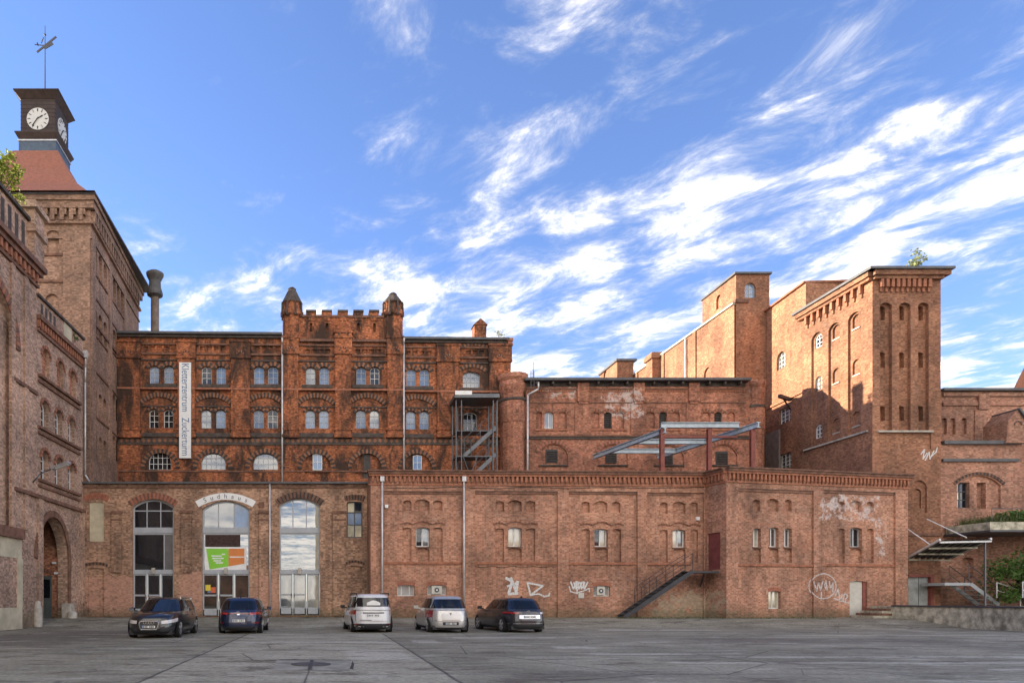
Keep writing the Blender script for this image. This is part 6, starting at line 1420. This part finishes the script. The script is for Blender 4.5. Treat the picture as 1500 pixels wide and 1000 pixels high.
    for sgn in (1, -1):
        p_ = bodypanel('sill_trim', 'plastic', lambda x, tt, o, sgn=sgn: sidep(sgn, x, tt, o), (-a0 * .55, a0 * .55), (.0, .10), .006, 2, 8)
        for xx in kind['doors']:
            m = MB()
            pts = [sidep(sgn, xx, tt, .004) for tt in (.12, .3, .5, .7, .9, .98)]
            for q, w in zip(pts[:-1], pts[1:]): m.poly([q - Vector((.008, 0, 0)), q + Vector((.008, 0, 0)), w + Vector((.008, 0, 0)), w - Vector((.008, 0, 0))])
            m.build('door_joint', 'black', t)
        for xx in kind['handles']: q = sidep(sgn, xx, .83, .012); m = MB(); m.box(q.x - .09, q.x + .09, q.y - .02, q.y + .02, q.z - .015, q.z + .015); m.build('door_handle', mt if kind.get('bodyhandle', 1) else 'plastic', t)
        q = Vector((x3 - .42, sgn * (b0 + .09), belt + .06)); m = MB()
        m.hexa([(q.x - .05, q.y - .10, q.z - .06), (q.x + .09, q.y - .10, q.z - .05), (q.x + .09, q.y + .09, q.z - .04), (q.x - .05, q.y + .10, q.z - .05), (q.x - .05, q.y - .10, q.z + .08), (q.x + .07, q.y - .10, q.z + .06), (q.x + .07, q.y + .08, q.z + .05), (q.x - .05, q.y + .10, q.z + .08)])
        m.bar((q.x, sgn * (b0 - .1), q.z - .04), (q.x, q.y, q.z - .02), .06, .05); m.build('wing_mirror', mt if kind.get('mirror_paint') else 'plastic', t)
        # wheels
        for xw in kind['axles']:
            r = kind.get('wheel', .32); yo = sidep(sgn, xw, .3).y
            m = MB(); nA = 20; rr = r + .055
            for k in range(nA):
                a1, a2 = math.pi * k / nA - .25, math.pi * (k + 1) / nA - .25
                a1 = -.28 + (math.pi + .56) * k / nA; a2 = -.28 + (math.pi + .56) * (k + 1) / nA
                p1, p2 = (xw + rr * math.cos(a1), r + rr * math.sin(a1)), (xw + rr * math.cos(a2), r + rr * math.sin(a2))
                m.poly([(xw, yo + sgn * .004, r), (p1[0], yo + sgn * .006, p1[1]), (p2[0], yo + sgn * .006, p2[1])])
            m.build('wheel_arch', 'plastic', t)
            m = MB(); y0_, y1_ = yo - sgn * .19, yo + sgn * .012
            m.tube((xw, y0_, r), (xw, y1_, r), r, n=24); w_ = m.build('wheel', 'tyre', t, False)
            m = MB(); m.tube((xw, y1_ - sgn * .03, r), (xw, y1_ + sgn * .004, r), r * .66, n=24); m.build('rim', 'stairblack', w_)
            m = MB(); m.tube((xw, y1_, r), (xw, y1_ + sgn * .014, r), r * .16, n=12)
            for k in range(5):
                a1 = 6.283 * k / 5 + .3; m.bar((xw + .03 * math.cos(a1), y1_ + sgn * .008, r + .03 * math.sin(a1)), (xw + r * .64 * math.cos(a1), y1_ + sgn * .008, r + r * .64 * math.sin(a1)), .016, .075)
            for k in range(24):
                a1, a2 = 6.283 * k / 24, 6.283 * (k + 1) / 24; q = lambda a_, f: (xw + r * f * math.cos(a_), y1_ + sgn * .010, r + r * f * math.sin(a_)); m.poly([q(a1, .60), q(a2, .60), q(a2, .68), q(a1, .68)])
            m.build('spokes', 'rim', w_)
    if kind.get('rails'):
        for sgn in (1, -1): m = MB(); m.bar((x1 + .1, sgn * wt * .93, Hh + .02), (x2 - .1, sgn * wt * .93, Hh + .02), .045, .05); m.bar((x1 + .15, sgn * wt * .93, Hh - .06), (x1 + .15, sgn * wt * .93, Hh + .02), .05, .05); m.bar((x2 - .15, sgn * wt * .93, Hh - .06), (x2 - .15, sgn * wt * .93, Hh + .02), .05, .05); m.build('roof_rail', kind['rails'], t)
    if kind.get('fin'): m = MB(); m.hexa([(x1 + .18, -.03, Hh - .02), (x1 + .42, -.02, Hh - .02), (x1 + .42, .02, Hh - .02), (x1 + .18, .03, Hh - .02), (x1 + .16, -.008, Hh + .08), (x1 + .22, -.008, Hh + .06), (x1 + .22, .008, Hh + .06), (x1 + .16, .008, Hh + .08)]); m.build('roof_aerial', 'plastic', t)
    if kind.get('extra'): kind['extra'](t, endp, surf, cab)
    t.location = (loc[0], loc[1], gz(loc[1])); t.rotation_euler = (0, 0, R(yaw))
    return t
hb = dict(axles=(-1.33, 1.32), doors=(-.62, .28, 1.0), handles=(-.5, .42))
def audi(t, endp, surf, cab):
    pts = [endp(1, f, tt, .022) for f, tt in ((-.33, .76), (.33, .76), (.36, .62), (.29, .27), (-.29, .27), (-.36, .62))]; m = MB()
    for a, c in zip(pts, pts[1:] + pts[:1]): m.bar(a, c, .03, .03)
    m.build('grille_surround', 'chrome', t)
    m = MB(); q = endp(1, 0, .69, .05)
    for k in range(4):
        cy = -.135 + k * .09
        for j in range(12): a1, a2 = 6.283 * j / 12, 6.283 * (j + 1) / 12; m.bar((q.x, cy + .055 * math.cos(a1), q.z + .055 * math.sin(a1)), (q.x, cy + .055 * math.cos(a2), q.z + .055 * math.sin(a2)), .012, .012)
    m.build('badge', 'chrome', t)
car('estate_car', 'black estate car facing out with big chrome-rimmed grille and roof rails', (.006, .007, .010), .2, (-6.25, 26.3), -90, 4.93, 1.87, 1.44, .93,
    dict(hb, cab=(-2.38, -1.95, .35, 1.3), hood=.23, nose=.74, axles=(-1.42, 1.5), doors=(-.75, .2, 1.1), handles=(-.62, .34), sidewin=((-2.0, -1.15), (-1.1, -.12), (-.06, 1.0)), rails='chrome', wheel=.33, mirror_paint=1, extra=audi,
    panels=[('grille', 'black', 'f', -.34, .34, .27, .76, .012), ('headlamp', 'tailw', 'f', .46, .93, .60, .78, .012), ('headlamp', 'tailw', 'f', -.93, -.46, .60, .78, .012), ('air_intake', 'plastic', 'f', .44, .86, .14, .36, .010), ('air_intake', 'plastic', 'f', -.86, -.44, .14, .36, .010), ('number_plate', 'plate', 'f', -.24, .24, .36, .50, .035), ('lower_bumper', 'plastic', 'f', -.85, .85, .0, .09, .012)]))
car('hatchback', 'dark blue hatchback with full-width tail lamp strip seen from behind', (.010, .018, .055), .3, (-3.55, 29.3), 90, 4.37, 1.80, 1.45, .92,
    dict(hb, cab=(-2.08, -1.62, .25, 1.05), hood=.22, nose=.72, sidewin=((-1.6, -.72), (-.68, .12), (.16, .95)), fin=1, mirror_paint=1, rear_s=(.16, .74),
    panels=[('tailgate_joint', 'black', 'r', -.80, .80, .385, .397, .006), ('tailgate_joint', 'black', 'r', .80, .812, .39, .98, .006), ('tailgate_joint', 'black', 'r', -.812, -.80, .39, .98, .006), ('light_strip', 'tail', 'r', -.55, .55, .86, .895, .012), ('tail_lamp', 'tail', 'r', .50, .96, .80, .93, .014), ('tail_lamp', 'tail', 'r', -.96, -.50, .80, .93, .014), ('number_plate', 'plate', 'r', -.29, .29, .42, .56, .014), ('rear_bumper', 'plastic', 'r', -.9, .9, .0, .17, .012), ('badge', 'chrome', 'r', -.06, .06, .80, .87, .018), ('reflector', 'tail', 'r', .66, .88, .34, .39, .012), ('reflector', 'tail', 'r', -.88, -.66, .34, .39, .012)]))
def jog(t, endp, surf, cab):
    m = MB()
    for k in range(9):                       # dome-shaped sticker on the rear glass
        f = -.30 + k * .075; hgt = .05 + .10 * math.sin(math.pi * (k + .5) / 9); p = cab(None, math.pi - math.copysign(math.asin(min(1, abs(f)) ** 1.8), f), .36); m.box(p.x - .05, p.x - .035, p.y - .030, p.y + .030, p.z - .05, p.z + hgt)
    m.build('sticker', 'white', t)
car('family_car', 'white high-roofed family car with black roof rails and dark bumper', (.62, .62, .62), .0, (1.72, 30.35), 94.5, 4.55, 1.80, 1.60, .98,
    dict(hb, cab=(-2.24, -2.02, .35, 1.15), hood=.22, nose=.82, axles=(-1.48, 1.42), tumble=.80, sidewin=((-2.05, -1.2), (-1.14, -.15), (-.1, .95)), rails='plastic', rear_s=(.2, .76), bodyhandle=1, extra=jog,
    panels=[('tailgate_joint', 'black', 'r', -.80, .80, .385, .397, .006), ('tailgate_joint', 'black', 'r', .80, .812, .39, .98, .006), ('tailgate_joint', 'black', 'r', -.812, -.80, .39, .98, .006), ('tail_lamp', 'tail', 'r', .80, .985, .72, 1.0, .012), ('tail_lamp', 'tailw', 'r', -.985, -.80, .72, .98, .012), ('handle_bar', 'plastic', 'r', -.5, .5, .80, .85, .02), ('number_plate', 'plate', 'r', -.29, .29, .62, .75, .014), ('rear_bumper', 'plastic', 'r', -.96, .96, .0, .26, .014), ('lettering_strip', 'stairblack', 'r', .10, .62, .43, .46, .010), ('reflector', 'tail', 'r', .70, .9, .18, .23, .02), ('reflector', 'tail', 'r', -.9, -.70, .18, .23, .02)]))
def sand(t, endp, surf, cab):
    m = MB(); q = endp(-1, 0, .78, .014); m.hexa([(q.x, q.y - .05, q.z + .05), (q.x, q.y + .05, q.z + .05), (q.x + .01, q.y + .05, q.z + .05), (q.x + .01, q.y - .05, q.z + .05), (q.x, q.y - .01, q.z - .05), (q.x, q.y + .01, q.z - .05), (q.x + .01, q.y + .01, q.z - .05), (q.x + .01, q.y - .01, q.z - .05)]); m.build('badge', 'chrome', t)
car('hatchback', 'silver hatchback with tall red side tail lamps seen from behind', (.50, .49, .47), .55, (4.92, 29.85), 93, 4.02, 1.75, 1.52, .97,
    dict(hb, cab=(-1.95, -1.52, .25, 1.0), hood=.22, nose=.78, axles=(-1.28, 1.31), sidewin=((-1.45, -.72), (-.68, .1), (.14, .9)), rear_s=(.13, .76), extra=sand, mirror_paint=1, wheel=.30,
    panels=[('tailgate_joint', 'black', 'r', -.80, .80, .385, .397, .006), ('tailgate_joint', 'black', 'r', .80, .812, .39, .98, .006), ('tailgate_joint', 'black', 'r', -.812, -.80, .39, .98, .006), ('tail_lamp', 'tail', 'r', .80, .985, .58, 1.0, .014), ('tail_lamp', 'tailw', 'r', -.985, -.80, .58, .95, .014), ('number_plate', 'plate', 'r', -.26, .26, .22, .33, .016), ('plate_recess', 'plastic', 'r', -.38, .38, .19, .36, .006), ('lower_bumper', 'plastic', 'r', -.85, .85, .0, .06, .012), ('bumper_step', mtp if (mtp := 'chrome') else 0, 'r', -.9, .9, .44, .46, .012)]))
car('hatchback', 'dark grey hatchback with slanted tail lamps and chrome bumper line', (.030, .032, .040), .6, (7.95, 30.15), 99, 4.46, 1.80, 1.44, .94,
    dict(hb, cab=(-2.08, -1.6, .25, 1.2), hood=.21, nose=.72, sidewin=((-1.5, -.72), (-.68, .1), (.14, 1.05)), fin=1, rear_s=(.16, .74), wheel=.32, tumble=.70,
    panels=[('tailgate_joint', 'black', 'r', -.80, .80, .385, .397, .006), ('tailgate_joint', 'black', 'r', .80, .812, .39, .98, .006), ('tailgate_joint', 'black', 'r', -.812, -.80, .39, .98, .006), ('tail_lamp', 'tail', 'r', .52, .96, .80, .90, .014), ('tail_lamp', 'tailw', 'r', -.96, -.52, .80, .90, .014), ('number_plate', 'plate', 'r', -.30, .30, .58, .71, .016), ('plate_recess', 'chrome', 'r', -.50, .50, .55, .75, .006), ('bumper_line', 'chrome', 'r', -.88, .88, .27, .29, .014), ('rear_bumper', 'plastic', 'r', -.88, .88, .0, .26, .010)]))
# ------------------------------------------------------------------ the other side of the yard, seen only in the glass
def opposite():
    b = thing('opposite_house', (3, -32, 0), 'pale rendered house across the yard, mirrored in the annexe glass', 'building'); m = MB(); m.box(-2, 9, -44, -32, 0, 19); m.build('wall', 'plaster', b)
    for k in range(5):
        for j in range(4): m = MB(); m.box(-1 + j * 2.6, .3 + j * 2.6, -32, -31.97, 2 + k * 3.4, 3.8 + k * 3.4); m.build('window', 'g_dark', b)
    for x0, x1, y, h, mt, lb in ((9.3, 70, -34, 9, 'b_tower', 'dark brick shed across the yard beside the pale house'), (-75, -12, -62, 6.5, 'b_annex', 'low brown brick range closing the far side of the yard')):
        b = thing('opposite_shed', ((x0 + x1) / 2, y, 0), lb, 'building'); m = MB(); m.box(x0, x1, y - 9, y, 0, h); m.build('wall', mt, b)
        m = MB(); m.poly([(x0, y + .3, h), (x1, y + .3, h), (x1, y - 4.5, h + 2), (x0, y - 4.5, h + 2)]); m.poly([(x0, y - 4.5, h + 2), (x1, y - 4.5, h + 2), (x1, y - 9.3, h), (x0, y - 9.3, h)]); m.build('roof', 'tile', b)
opposite()
